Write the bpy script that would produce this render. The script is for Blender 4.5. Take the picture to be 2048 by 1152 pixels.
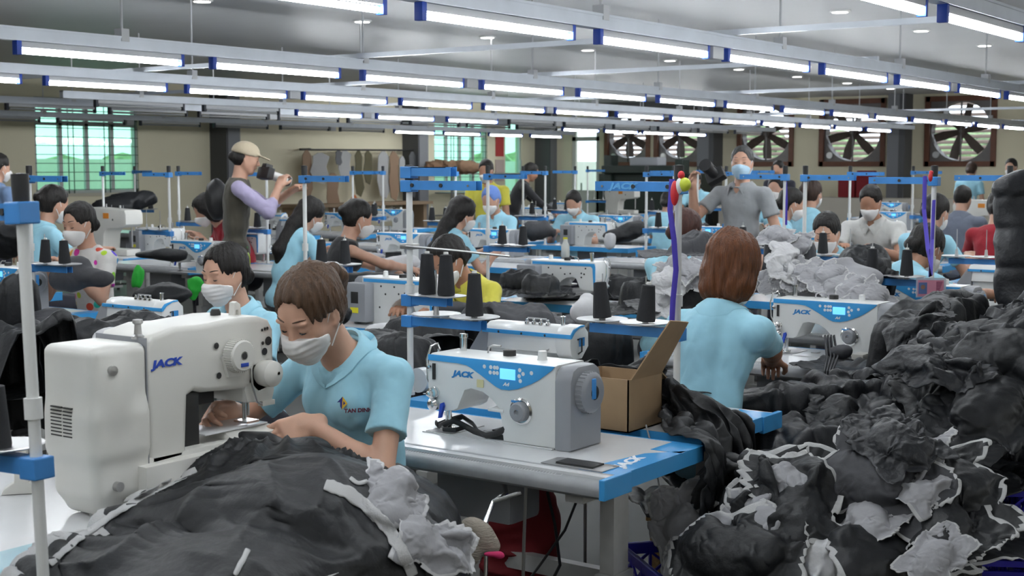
import bpy, bmesh, math, random
import numpy as np
from mathutils import Vector, Matrix, Euler
for _o in list(bpy.data.objects): bpy.data.objects.remove(_o, do_unlink=True)
SC = bpy.context.scene
COL = SC.collection
PI = math.pi
# ------------------------------------------------------------------ camera
# room axes are the world axes: +X runs along the lamp rows, +Y runs to the window wall
CAM_A = math.radians(35.8); CAM_P = math.radians(5.07); CAM_H = 1.6; FPX = 2740.0
cam_d = bpy.data.cameras.new('camera'); cam = bpy.data.objects.new('camera', cam_d); COL.objects.link(cam)
cam_d.sensor_width = 36.0; cam_d.lens = FPX / 2048 * 36.0
cam.location = (0, 0, CAM_H)
cam.rotation_euler = (PI/2 - CAM_P, 0, CAM_A - PI/2)
cam_d.clip_start = 0.05; cam_d.clip_end = 300
cam_d.dof.use_dof = True; cam_d.dof.focus_distance = 4.6; cam_d.dof.aperture_fstop = 8.0
SC.camera = cam
# ------------------------------------------------------------------ world, exposure
W = bpy.data.worlds.new('sky'); SC.world = W; W.use_nodes = True
_bg = W.node_tree.nodes['Background']; _bg.inputs[0].default_value = (0.80, 0.90, 1.0, 1); _bg.inputs[1].default_value = 2.6
SC.view_settings.view_transform = 'Standard'; SC.view_settings.look = 'None'
SC.view_settings.exposure = 0.16; SC.view_settings.gamma = 1.0; SC.view_settings.use_curve_mapping = False
TUBE_POWER = 62.0; DOWN_POWER = 9.0
# ------------------------------------------------------------------ view helper: where a line of sight meets a height or a distance
def _ray(px, py):
    x = (px-1024)/FPX; y = (576-py)/FPX
    f = math.cos(CAM_P)+y*math.sin(CAM_P); u = -math.sin(CAM_P)+y*math.cos(CAM_P)
    return x, f, u
def at(px, py, z=.78):
    x, f, u = _ray(px, py); t = (z-CAM_H)/u; x *= t; f *= t
    return Vector((f*math.cos(CAM_A)+x*math.sin(CAM_A), f*math.sin(CAM_A)-x*math.cos(CAM_A), z))
def atd(px, py, d):
    x, f, u = _ray(px, py); t = d/f; x *= t
    return Vector((d*math.cos(CAM_A)+x*math.sin(CAM_A), d*math.sin(CAM_A)-x*math.cos(CAM_A), CAM_H+u*t))
# ------------------------------------------------------------------ materials
MATS = {}
def mat(name, col=(.8,.8,.8), rough=.5, metal=0, spec=.5, noise=0, nscale=20, bump=0, bscale=60, emis=None, estr=0,
        trans=0, coat=0, sheen=0, stretch=None, bdist=.01, alpha=1):
    if name in MATS: return MATS[name]
    m = bpy.data.materials.new(name); m.use_nodes = True; nt = m.node_tree; b = nt.nodes['Principled BSDF']
    b.inputs['Base Color'].default_value = (*col, 1); b.inputs['Roughness'].default_value = rough
    b.inputs['Metallic'].default_value = metal; b.inputs['Specular IOR Level'].default_value = spec
    b.inputs['Coat Weight'].default_value = coat; b.inputs['Sheen Weight'].default_value = sheen
    b.inputs['Transmission Weight'].default_value = trans; b.inputs['Alpha'].default_value = alpha
    if emis: b.inputs['Emission Color'].default_value = (*emis, 1); b.inputs['Emission Strength'].default_value = estr
    tc = mp = None
    if noise or bump:
        tc = nt.nodes.new('ShaderNodeTexCoord'); mp = nt.nodes.new('ShaderNodeMapping')
        nt.links.new(tc.outputs['Object'], mp.inputs[0])
        if stretch: mp.inputs['Scale'].default_value = stretch
    if noise:
        n = nt.nodes.new('ShaderNodeTexNoise'); n.inputs['Scale'].default_value = nscale; n.inputs['Detail'].default_value = 4
        r = nt.nodes.new('ShaderNodeMapRange'); r.inputs[1].default_value = .3; r.inputs[2].default_value = .7
        r.inputs[3].default_value = 1-noise; r.inputs[4].default_value = 1+noise
        v = nt.nodes.new('ShaderNodeVectorMath'); v.operation = 'SCALE'; v.inputs[0].default_value = col
        nt.links.new(mp.outputs[0], n.inputs[0]); nt.links.new(n.outputs[0], r.inputs[0]); nt.links.new(r.outputs[0], v.inputs['Scale'])
        nt.links.new(v.outputs[0], b.inputs['Base Color'])
    if bump:
        n = nt.nodes.new('ShaderNodeTexNoise'); n.inputs['Scale'].default_value = bscale; n.inputs['Detail'].default_value = 5
        bp = nt.nodes.new('ShaderNodeBump'); bp.inputs['Strength'].default_value = bump; bp.inputs['Distance'].default_value = bdist
        nt.links.new(mp.outputs[0], n.inputs[0]); nt.links.new(n.outputs[0], bp.inputs['Height']); nt.links.new(bp.outputs[0], b.inputs['Normal'])
    MATS[name] = m; return m
def srgb(r, g, b):
    f = lambda c: (c/255/12.92 if c/255 <= .04045 else ((c/255+.055)/1.055)**2.4)
    return (f(r), f(g), f(b))
white_paint = mat('white_paint', (.72,.73,.72), .35)
white_machine = mat('white_machine_enamel', (.70,.71,.70), .32, coat=.15, noise=.03, nscale=9)
cream_machine = mat('cream_machine_enamel', (.66,.65,.61), .38, noise=.04, nscale=6, bump=.02, bscale=300)
machine_grey = mat('machine_grey_plastic', (.27,.28,.30), .45, bump=.05, bscale=700)
blue_plastic = mat('blue_plastic', (.055,.28,.66), .4)
blue_arm = mat('blue_enamel', (.05,.24,.60), .35, noise=.15, nscale=8)
blue_panel = mat('blue_panel_film', (.06,.35,.74), .25)
screen_mat = mat('lit_screen', (.1,.4,.8), .2, emis=(.16,.58,.95), estr=1.0)
chrome = mat('chrome', (.75,.75,.75), .18, metal=1)
steel = mat('brushed_steel', (.5,.5,.5), .38, metal=1)
dark_metal = mat('dark_metal', (.05,.05,.05), .45, metal=.6)
black_plastic = mat('black_plastic', (.015,.015,.016), .5)
table_white = mat('table_laminate', (.66,.67,.68), .2, noise=.03, nscale=5)
table_grey = mat('grey_edge_plastic', (.30,.31,.32), .42, noise=.08, nscale=30)
ruler_mat = mat('ruler_ink', (.60,.61,.62), .5)
leg_mat = mat('table_leg_enamel', (.42,.42,.41), .45, noise=.1, nscale=14)
rail_mat = mat('galvanised_rail', (.62,.66,.72), .38, metal=.25, noise=.06, nscale=5)
rod_mat = mat('white_rod', (.55,.56,.58), .45)
batten_mat = mat('lamp_batten', (.55,.56,.58), .4)
cap_blue = mat('lamp_cap_blue', (.02,.07,.42), .4)
cap_green = mat('lamp_cap_green', (.02,.18,.10), .4)
tube_off = mat('unlit_tube_glass', (.40,.41,.41), .35)
wood_raw = mat('raw_wood', (.46,.29,.13), .6, noise=.25, nscale=8, stretch=(1,12,12))
wood_brown = mat('brown_frame_wood', (.125,.045,.022), .5, noise=.2, nscale=6)
cardboard = mat('cardboard', (.34,.23,.13), .8, noise=.06, nscale=12)
crate_blue = mat('crate_blue_plastic', (.030,.022,.42), .38)
cone_mat = mat('black_thread_wound', (.018,.019,.022), .85, bump=.6, bscale=40, stretch=(1,1,60), bdist=.002)
cone_white = mat('white_plastic_cone', (.7,.7,.68), .5)
red_plastic = mat('red_plastic', (.55,.02,.03), .5)
red_cloth = mat('dark_red_cloth', (.17,.005,.010), .8)
tape_yellow = mat('yellow_label', (.75,.68,.03), .5)
pink = mat('pink_tape', (.8,.05,.35), .5)
ink_blue = mat('blue_ink', (.015,.06,.42), .5)
logo_blue = mat('logo_blue', (.02,.20,.50), .5)
logo_white = mat('logo_white', (.75,.80,.85), .5)
purple_ribbon = mat('purple_ribbon', (.05,.03,.36), .6)
def light_mat(name, col, s):
    m = bpy.data.materials.new(name); m.use_nodes = True; nt = m.node_tree; nt.nodes.clear()
    e = nt.nodes.new('ShaderNodeEmission'); o = nt.nodes.new('ShaderNodeOutputMaterial')
    e.inputs[0].default_value = (*col, 1); e.inputs[1].default_value = s; nt.links.new(e.outputs[0], o.inputs[0]); return m
tube_on = light_mat('lit_tube', (.93,.97,1.0), TUBE_POWER)
down_on = light_mat('lit_downlight', (1.0,.99,.95), DOWN_POWER)
# ------------------------------------------------------------------ mesh builder
class MB:
    def __init__(s): s.v = []; s.f = []; s.m = []; s.cur = 0; s.mats = []; s.M = Matrix()
    def mat(s, m):
        if m not in s.mats: s.mats.append(m)
        s.cur = s.mats.index(m); return s
    def add(s, vs, fs):
        b = len(s.v); s.v += [tuple(s.M @ Vector(p)) for p in vs]
        s.f += [tuple(b+i for i in f) for f in fs]; s.m += [s.cur]*len(fs); return s
    def box(s, x0, x1, y0, y1, z0, z1, bev=0):
        if bev:
            bm = bmesh.new(); bmesh.ops.create_cube(bm, size=1)
            for v in bm.verts: v.co = Vector(((x0+x1)/2+v.co.x*(x1-x0), (y0+y1)/2+v.co.y*(y1-y0), (z0+z1)/2+v.co.z*(z1-z0)))
            bmesh.ops.bevel(bm, geom=bm.edges[:], offset=bev, segments=2, affect='EDGES', profile=.6)
            bm.verts.index_update(); s.add([v.co.copy() for v in bm.verts], [[v.index for v in f.verts] for f in bm.faces]); bm.free(); return s
        vs = [(x0,y0,z0),(x1,y0,z0),(x1,y1,z0),(x0,y1,z0),(x0,y0,z1),(x1,y0,z1),(x1,y1,z1),(x0,y1,z1)]
        return s.add(vs, [(0,3,2,1),(4,5,6,7),(0,1,5,4),(1,2,6,5),(2,3,7,6),(3,0,4,7)])
    def tube(s, pts, r, n=10, cap=True, flat=None):
        pts = [Vector(p) for p in pts]; k = len(pts); rs = r if isinstance(r, (list, tuple)) else [r]*k
        vs = []; up = None
        for i, p in enumerate(pts):
            t = (pts[min(i+1, k-1)]-pts[max(i-1, 0)]).normalized()
            if up is None: up = Vector((0,0,1)) if abs(t.z) < .9 else Vector((1,0,0))
            a = t.cross(up).normalized(); b = a.cross(t).normalized(); up = b
            for j in range(n):
                w = 2*PI*j/n; fb = flat if flat else 1
                vs.append(p+a*math.cos(w)*rs[i]+b*math.sin(w)*rs[i]*fb)
        fs = [(i*n+j, i*n+(j+1)%n, (i+1)*n+(j+1)%n, (i+1)*n+j) for i in range(k-1) for j in range(n)]
        if cap: fs += [tuple(reversed(range(n))), tuple((k-1)*n+j for j in range(n))]
        return s.add(vs, fs)
    def cyl(s, a, b, r, r2=None, n=16): return s.tube([a, b], [r, r if r2 is None else r2], n)
    def lathe(s, prof, n=20, c=(0,0,0), axis='z'):
        vs = []
        for r, h in prof:
            for j in range(n):
                w = 2*PI*j/n; x, y = r*math.cos(w), r*math.sin(w)
                q = {'z': (x,y,h), 'x': (h,x,y), 'y': (y,h,x)}[axis]; vs.append((q[0]+c[0], q[1]+c[1], q[2]+c[2]))
        k = len(prof); fs = [(i*n+j, i*n+(j+1)%n, (i+1)*n+(j+1)%n, (i+1)*n+j) for i in range(k-1) for j in range(n)]
        if prof[0][0] > 1e-6: fs.append(tuple(reversed(range(n))))
        if prof[-1][0] > 1e-6: fs.append(tuple((k-1)*n+j for j in range(n)))
        return s.add(vs, fs)
    def prism(s, poly, y0, y1, bev=0, plane='xz', seg=2):
        # outline in plane, extruded from y0 to y1 along the third axis
        def P(a, b, h): return {'xz': (a,h,b), 'xy': (a,b,h), 'yz': (h,a,b)}[plane]
        n = len(poly); bm = bmesh.new()
        A = [bm.verts.new(P(a,b,y0)) for a, b in poly]; B = [bm.verts.new(P(a,b,y1)) for a, b in poly]
        f1 = bm.faces.new(A); f2 = bm.faces.new(B[::-1])
        for i in range(n): bm.faces.new((A[i], B[i], B[(i+1)%n], A[(i+1)%n]))
        bmesh.ops.recalc_face_normals(bm, faces=bm.faces[:])
        if bev: bmesh.ops.bevel(bm, geom=list(set(f1.edges[:]+f2.edges[:])), offset=bev, segments=seg, affect='EDGES', profile=.6)
        bmesh.ops.triangulate(bm, faces=[f for f in bm.faces if len(f.verts) > 4])
        bm.verts.index_update(); s.add([v.co.copy() for v in bm.verts], [[v.index for v in f.verts] for f in bm.faces]); bm.free(); return s
    def ell(s, c, r, nu=14, nv=9):
        prof = [(math.sin(PI*i/nv), -math.cos(PI*i/nv)) for i in range(nv+1)]; vs = []
        for a, h in prof:
            for j in range(nu): vs.append((c[0]+r[0]*a*math.cos(2*PI*j/nu), c[1]+r[1]*a*math.sin(2*PI*j/nu), c[2]+r[2]*h))
        return s.add(vs, [(i*nu+j, i*nu+(j+1)%nu, (i+1)*nu+(j+1)%nu, (i+1)*nu+j) for i in range(nv) for j in range(nu)])
    def data(s, name, mats=None, smooth=True, ang=35):
        me = bpy.data.meshes.new(name); me.from_pydata(s.v, [], s.f)
        for m in (mats or s.mats or [white_paint]): me.materials.append(m)
        if s.mats and not mats: me.polygons.foreach_set('material_index', s.m)
        me.update()
        if smooth: shade(me, ang)
        return me
    def build(s, name, m=None, parent=None, smooth=True, ang=35):
        return link(name, s.data(name, [m] if m else None, smooth, ang), parent)
def shade(me, ang=35):
    bm = bmesh.new(); bm.from_mesh(me); bmesh.ops.recalc_face_normals(bm, faces=bm.faces[:])
    c = math.cos(math.radians(ang))
    for f in bm.faces: f.smooth = True
    for e in bm.edges:
        if len(e.link_faces) == 2: e.smooth = e.link_faces[0].normal.dot(e.link_faces[1].normal) > c
    bm.to_mesh(me); bm.free()
def link(name, data, parent=None, loc=None, rz=None):
    o = bpy.data.objects.new(name, data); COL.objects.link(o)
    if parent: o.parent = parent
    if loc is not None: o.location = loc
    if rz is not None: o.rotation_euler = (0,0,rz)
    return o
def tag(o, label, cat, group=None, kind=None):
    o['label'] = label; o['category'] = cat
    if group: o['group'] = group
    if kind: o['kind'] = kind
    return o
def thing(name, label, cat, loc=(0,0,0), rz=0, group=None):
    o = link(name, None, None, loc, rz); return tag(o, label, cat, group)
def struct(name, mb, m=None, smooth=False):
    o = mb.build(name, m, None, smooth); o['kind'] = 'structure'; return o
KIDS = {}
def kids(o): return list(o.children)
def copy_tree(o, parent=None):
    c = o.copy(); COL.objects.link(c); c.parent = parent
    for ch in kids(o): copy_tree(ch, c)
    return c
def text_data(s, size, m, depth=.0006, shear=0.0, offset=0.0, sx=1.0):
    c = bpy.data.curves.new('lettering', 'FONT'); c.body = s; c.size = size; c.extrude = depth; c.shear = shear; c.offset = offset
    c.align_x = 'CENTER'; c.align_y = 'CENTER'; c.resolution_u = 3
    o = bpy.data.objects.new('lettering', c); COL.objects.link(o)
    me = bpy.data.meshes.new_from_object(o.evaluated_get(bpy.context.evaluated_depsgraph_get()))
    bpy.data.objects.remove(o, do_unlink=True)
    me.transform(Matrix.Diagonal((sx,1,1,1))); me.materials.clear(); me.materials.append(m); return me
ORD = ['first','second','third','fourth','fifth','sixth','seventh','eighth','ninth','tenth','eleventh','twelfth','thirteenth','fourteenth','fifteenth','sixteenth','seventeenth','eighteenth','nineteenth','twentieth','twenty-first','twenty-second','twenty-third','twenty-fourth']
# ================================================================== the room
RX0, RX1, RY0, RY1, CEIL = -5.0, 28.3, -7.0, 19.5, 3.1
def panel_mat(name, col, rough, lines, dirn, bumpd=.004, noise=.05):
    m = mat(name, col, rough, noise=noise, nscale=.6); nt = m.node_tree; b = nt.nodes['Principled BSDF']
    tc = nt.nodes.new('ShaderNodeTexCoord'); sp = nt.nodes.new('ShaderNodeSeparateXYZ'); nt.links.new(tc.outputs['Object'], sp.inputs[0])
    ml = nt.nodes.new('ShaderNodeMath'); ml.operation = 'MULTIPLY'; ml.inputs[1].default_value = lines; nt.links.new(sp.outputs[dirn], ml.inputs[0])
    fr = nt.nodes.new('ShaderNodeMath'); fr.operation = 'PINGPONG'; fr.inputs[1].default_value = .5; nt.links.new(ml.outputs[0], fr.inputs[0])
    mr = nt.nodes.new('ShaderNodeMapRange'); mr.inputs[1].default_value = 0; mr.inputs[2].default_value = .05; nt.links.new(fr.outputs[0], mr.inputs[0])
    nz = nt.nodes.new('ShaderNodeTexNoise'); nz.inputs['Scale'].default_value = 1.7; nz.inputs['Detail'].default_value = 3; nt.links.new(tc.outputs['Object'], nz.inputs[0])
    ad = nt.nodes.new('ShaderNodeMath'); ad.operation = 'MULTIPLY_ADD'; ad.inputs[1].default_value = .8; nt.links.new(nz.outputs[0], ad.inputs[0]); nt.links.new(mr.outputs[0], ad.inputs[2])
    bp = nt.nodes.new('ShaderNodeBump'); bp.inputs['Strength'].default_value = .5; bp.inputs['Distance'].default_value = bumpd
    nt.links.new(ad.outputs[0], bp.inputs['Height']); nt.links.new(bp.outputs[0], b.inputs['Normal']); return m
ceil_mat = panel_mat('ceiling_sheet', (.50,.51,.52), .42, 3.2, 'X')
wall_mat = mat('beige_wall_paint', (.68,.63,.47), .8, noise=.05, nscale=.7)
lower_wall = mat('pale_wall_paint', (.50,.47,.38), .8)
floor_mat = mat('grey_floor', (.11,.11,.105), .5, noise=.15, nscale=1.2)
col_dark = mat('dark_grey_steel_column', (.07,.072,.078), .5)
col_light = mat('grey_column_paint', (.16,.165,.18), .5)
struct('floor', MB().box(RX0,RX1,RY0,RY1,-.1,0), floor_mat)
struct('ceiling', MB().box(RX0,RX1,RY0,RY1,CEIL,CEIL+.1), ceil_mat)
def wall_holes(name, axis, c, t, a0, a1, holes, z1=CEIL):
    As = sorted({a0, a1, *[h[0] for h in holes], *[h[1] for h in holes]}); Zs = sorted({0, z1, *[h[2] for h in holes], *[h[3] for h in holes]})
    mb = MB()
    for i in range(len(As)-1):
        for j in range(len(Zs)-1):
            am, zm = (As[i]+As[i+1])/2, (Zs[j]+Zs[j+1])/2
            if any(h[0] < am < h[1] and h[2] < zm < h[3] for h in holes): continue
            if axis == 'x': mb.box(c, c+t, As[i], As[i+1], Zs[j], Zs[j+1])
            else: mb.box(As[i], As[i+1], c, c+t, Zs[j], Zs[j+1])
    return struct(name, mb, wall_mat)
WIN = [(13.7,15.8,1.15,2.74), (24.05,26.05,1.15,2.74), (26.75,27.45,.15,2.74)]
wall_holes('wall_north', 'y', RY1, .2, RX0, RX1, WIN)
FANS = [(15.0,16.25), (16.4,17.62), (12.76,14.09), (10.67,12.12), (8.36,9.79)]
wall_holes('wall_east', 'x', RX1, .25, RY0, RY1, [(a,b,1.62,3.02) for a, b in FANS]+[(17.8,18.6,.1,2.74)])
struct('wall_south', MB().box(RX0,RX1,RY0-.2,RY0,0,CEIL), wall_mat)
struct('wall_west', MB().box(RX0-.2,RX0,RY0,RY1,0,CEIL), wall_mat)
for i, (x0, x1, y0, y1) in enumerate([(17.45,17.75,19.05,19.5),(22.95,23.25,19.05,19.5),(28.0,28.3,19.05,19.5),(27.85,28.3,14.5,14.9),(27.85,28.3,10.1,10.45)]):
    struct('trim_%d' % (i+1), MB().mat(col_dark).box(x0,x1,y0,y1,0,CEIL).mat(col_light).box(x0+.03,x1+.03,y0-.012,y1,0,CEIL) if i < 3 else MB().mat(col_light).box(x0,x1,y0,y1,0,CEIL).mat(col_dark).box(x0-.01,x1,y0-.02,y0+.1,0,CEIL))
struct('trim_6', MB().box(27.9,28.3,14.2,19.5,2.93,3.1), col_dark)
# window panes
glass_m = bpy.data.materials.new('green_window_glass'); glass_m.use_nodes = True; _nt = glass_m.node_tree; _nt.nodes.clear()
_o = _nt.nodes.new('ShaderNodeOutputMaterial'); _t = _nt.nodes.new('ShaderNodeBsdfTransparent'); _g = _nt.nodes.new('ShaderNodeBsdfGlossy'); _x = _nt.nodes.new('ShaderNodeMixShader')
_t.inputs[0].default_value = (.60,.84,.72,1); _g.inputs[0].default_value = (.9,1,.95,1); _g.inputs['Roughness'].default_value = .04; _x.inputs[0].default_value = .07
_nt.links.new(_t.outputs[0], _x.inputs[1]); _nt.links.new(_g.outputs[0], _x.inputs[2]); _nt.links.new(_x.outputs[0], _o.inputs[0])
clear_glass = glass_m.copy(); clear_glass.name = 'frosted_door_glass'
for n in clear_glass.node_tree.nodes:
    if n.type == 'BSDF_TRANSPARENT': n.inputs[0].default_value = (.9,.92,.9,1)
sash_mat = mat('window_sash', (.42,.45,.43), .4); bar_mat = mat('green_grille_iron', (.03,.07,.05), .5)
for i, (x0, x1, z0, z1) in enumerate(WIN):
    fr = MB(); w = .05
    for a, b in ((x0,x0+w),(x1-w,x1)): fr.box(a,b,RY1+.03,RY1+.12,z0,z1)
    for a, b in ((z0,z0+w),(z1-w,z1)): fr.box(x0,x1,RY1+.03,RY1+.12,a,b)
    nx = 4 if i < 2 else 1
    for k in range(1, nx): xm = x0+(x1-x0)*k/nx; fr.box(xm-.035,xm+.035,RY1+.04,RY1+.10,z0,z1)
    if i < 2: fr.box(x0,x1,RY1+.04,RY1+.10,2.28,2.33)
    o = struct('window_%d' % (i+1), fr, sash_mat)
    p = MB().box(x0+.03,x1-.03,RY1+.072,RY1+.078,z0+.03,z1-.03).build('window_pane', glass_m, o, False)
    g = MB()
    for k in range(11 if i < 2 else 0): z = z0+.06+k*.147; g.box(x0,x1,RY1+.005,RY1+.017,z-.006,z+.006)
    for f in ([.31,.36,.66,.71,.97] if i < 2 else []): g.box(x0+(x1-x0)*f-.006,x0+(x1-x0)*f+.006,RY1+.003,RY1+.015,z0,z1)
    if i < 2: g.build('window_grille', bar_mat, o, False)
    if i < 2: MB().box(x0-.05,x1+.05,RY1-.05,RY1+.1,z0-.05,z0).build('window_sill', lower_wall, o, False)
# glazed door in the east wall
d = MB().box(28.32,28.38,17.8,17.9,.1,2.74).box(28.32,28.38,18.5,18.6,.1,2.74).box(28.32,28.38,17.8,18.6,2.22,2.32).box(28.32,28.38,17.8,18.6,2.68,2.74).box(28.32,28.38,17.8,18.6,.1,1.02)
d = struct('door_1', d, mat('door_aluminium', (.55,.54,.5), .5)); MB().box(28.345,28.35,17.88,18.52,1.0,2.7).build('door_pane', clear_glass, d, False)
MB().box(28.30,28.32,18.30,18.34,1.0,1.2).build('door_handle', steel, d, False)
# exhaust fans set in the east wall
fan_grey = mat('fan_housing_grey', (.15,.14,.135), .45, metal=.3, noise=.1, nscale=5)
blade_mat = mat('fan_blade_dusty', (.075,.055,.045), .5, noise=.2, nscale=9)
louvre_mat = mat('fan_louvre', (.62,.50,.44), .6)
FZ0, FZ1 = 1.62, 3.02
for i, (a, b) in enumerate(FANS):
    yc, zc = (a+b)/2, (FZ0+FZ1)/2; hw = (b-a)/2; hz = (FZ1-FZ0)/2; R = min(hw, hz)-.09
    where = ['of the pair above the dark green machine, right one','of the pair above the dark green machine, left one','behind the photographer in grey','left of the wall column, above the red garments','at the far right of the fan wall'][i]
    t = thing('exhaust_fan', 'square exhaust fan in brown frame, '+where, 'fan', (28.3, yc, zc), 0, 'exhaust fans in the end wall')
    f = MB(); w = .085
    f.box(-.05,.1,-hw-.02,-hw+w,-hz-.02,hz+.02).box(-.05,.1,hw-w,hw+.02,-hz-.02,hz+.02).box(-.05,.1,-hw,hw,-hz-.02,-hz+w).box(-.05,.1,-hw,hw,hz-w,hz+.02)
    f.build('wooden_frame', wood_brown, t, False)
    # housing: square plate with a round throat
    N = 48; mb = MB(); vs = []; fs = []
    for k in range(N):
        w_ = 2*PI*k/N; c_, s_ = math.cos(w_), math.sin(w_); q = 1/max(abs(c_)/(hw-w*.5), abs(s_)/(hz-w*.5))
        vs += [(.02, c_*q, s_*q), (.02, c_*R, s_*R), (.20, c_*R*.97, s_*R*.97)]
    for k in range(N):
        k2 = (k+1)%N; fs += [(3*k,3*k2,3*k2+1,3*k+1),(3*k+1,3*k2+1,3*k2+2,3*k+2)]
    mb.add(vs, fs).build('fan_housing', fan_grey, t)
    bl = MB(); rot0 = .30 if i in (3,4) else .0
    for k in range(6):
        an = rot0+k*PI/3 + PI/2
        bl.M = Matrix.Translation((.10,0,0)) @ Matrix.Rotation(an, 4, 'X') @ Matrix.Rotation(.45, 4, 'Y' ) if False else Matrix.Translation((.10,0,0)) @ Matrix.Rotation(an, 4, 'X')
        bl.add([(.03,.06,-.05),(-.03,.06,.05),(-.045,R*.6,.085),(.045,R*.6,-.085),(-.035,R*.95,.07),(.035,R*.95,-.09),
                (.036,.06,-.05),(-.024,.06,.05),(-.039,R*.6,.085),(.051,R*.6,-.085),(-.029,R*.95,.07),(.041,R*.95,-.09)],
               [(0,1,2,3),(3,2,4,5),(7,6,9,8),(8,9,11,10),(0,3,9,6),(3,5,11,9),(1,7,8,2),(2,8,10,4),(5,4,10,11),(0,6,7,1)])
    bl.M = Matrix(); bl.lathe([(.0,.02),(.075,.03),(.075,.14),(0,.15)], 16, axis='x')
    bl.build('fan_blades', blade_mat, t)
    st = MB().box(.02,.05,-.015,.015,-hz+w*.5,hz-w*.5).lathe([(0,-.02),(.03,-.01),(.03,.05),(0,.05)], 12, axis='x').build('motor_bracket', fan_grey, t)
    MB().lathe([(0,0),(.07,0),(.07,.12),(0,.13)], 14, (-.02, hw-.22, -hz+.22), 'x').build('fan_motor', steel, t)
    lv = MB()
    for k in range(11):
        z = -hz+.14+k*(2*hz-.28)/10; lv.add([(.22,-hw+.03,z-.02),(.22,hw-.03,z-.02),(.29,hw-.03,z+.045),(.29,-hw+.03,z+.045),(.222,-hw+.03,z-.026),(.222,hw-.03,z-.026),(.292,hw-.03,z+.039),(.292,-hw+.03,z+.039)], [(0,1,2,3),(7,6,5,4),(0,4,5,1),(2,6,7,3)])
    lv.build('louvre', louvre_mat, t, False)
# outdoors behind the glass
leaf_out = mat('hedge_leaves_outside', (.22,.31,.15), .8, noise=.8, nscale=2.5)
fence_out = mat('corrugated_fence_sheet', (.66,.70,.64), .6)
struct('exterior_ground', MB().box(-30,60,-40,60,-.3,-.11), mat('outside_concrete', (.42,.42,.38), .9))
def hedge(name, x0, x1, y0, y1, h, seed):
    r = random.Random(seed); mb = MB()
    for k in range(130):
        x, y = r.uniform(x0,x1), r.uniform(y0,y1); q = r.uniform(.5,1.2); mb.ell((x,y,r.uniform(0,h)), (q,q,q*.9), 8, 6)
    o = mb.build(name, leaf_out); tag(o, 'sunlit green hedge and bushes seen through the '+('window grilles' if y0 > 20 else 'fan openings'), 'hedge', kind='stuff'); return o
hedge("hedge", 10,40,27,30,1.2,1); hedge("hedge", 36,40,2,20,2.0,2)
fm = MB(); vs = []; n = 260
for k in range(n+1):
    x = 10+k*.13; y = 23.2+.05*math.sin(k*PI/2.5); vs += [(x,y,-.1),(x,y,1.75),(x,y+.01,-.1),(x,y+.01,1.75)]
fs = []
for k in range(n): a = 4*k; fs += [(a,a+4,a+5,a+1),(a+2,a+3,a+7,a+6),(a+1,a+5,a+7,a+3)]
fm.add(vs, fs); tag(fm.build('corrugated_fence', fence_out), 'pale corrugated metal fence outside the left windows', 'fence')
# ================================================================== lamps over the lines
ROWS = [  # y, z drop, first tube x, pitch, lit from, lit to, phrase
    (2.10, 3.26, 1.50, -9, 99, 'rail nearest the camera'),
    (3.97, 3.32, 1.49, -9, 99, 'second lamp rail from the camera'),
    (7.08, 4.88, 1.50, -9, 99, 'third lamp rail from the camera'),
    (9.60, 5.40, 1.47, -9, 99, 'fourth lamp rail from the camera'),
    (12.60, 5.0, 1.55, 12, 17.5, 'fifth lamp rail from the camera'),
    (14.10, 5.2, 1.45, 21, 28, 'sixth lamp rail from the camera'),
    (17.70, 5.1, 1.55, 21, 26.5, 'lamp rail nearest the window wall'),
    (-1.3, 3.3, 1.5, -9, 99, 'rail behind the camera'), (-4.3, 3.3, 1.5, -9, 99, 'last added rail behind the camera'),  # unseen lamp rails added behind the camera to light the hall
]
TZ = 2.26
def tube_proto(lit, cap):
    t = link('fluorescent_lamp', None)
    MB().box(0,1.22,-.019,.019,.022,.058,.004).build('batten', batten_mat, t)
    MB().lathe([(.005,.03),(.0145,.03),(.0145,1.19),(.005,1.19)], 12, axis='x').build('tube', tube_on if lit else tube_off, t)
    e = MB().box(-.022,.012,-.024,.024,-.022,.062,.004); e.build('end_cap', cap, t)
    MB().box(1.208,1.235,-.022,.022,-.020,.060,.004).build('end_cap', cap, t)
    return t
tp = {(1,0): tube_proto(1, cap_blue), (0,0): tube_proto(0, mat('lamp_cap_dark', (.03,.035,.05), .5)), (1,1): tube_proto(1, cap_green)}
_used = set()
def place_proto(key, table, loc, rz=0):
    p = table[key]
    p = copy_tree(p); p.location = loc; p.rotation_euler = (0,0,rz); return p
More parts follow.
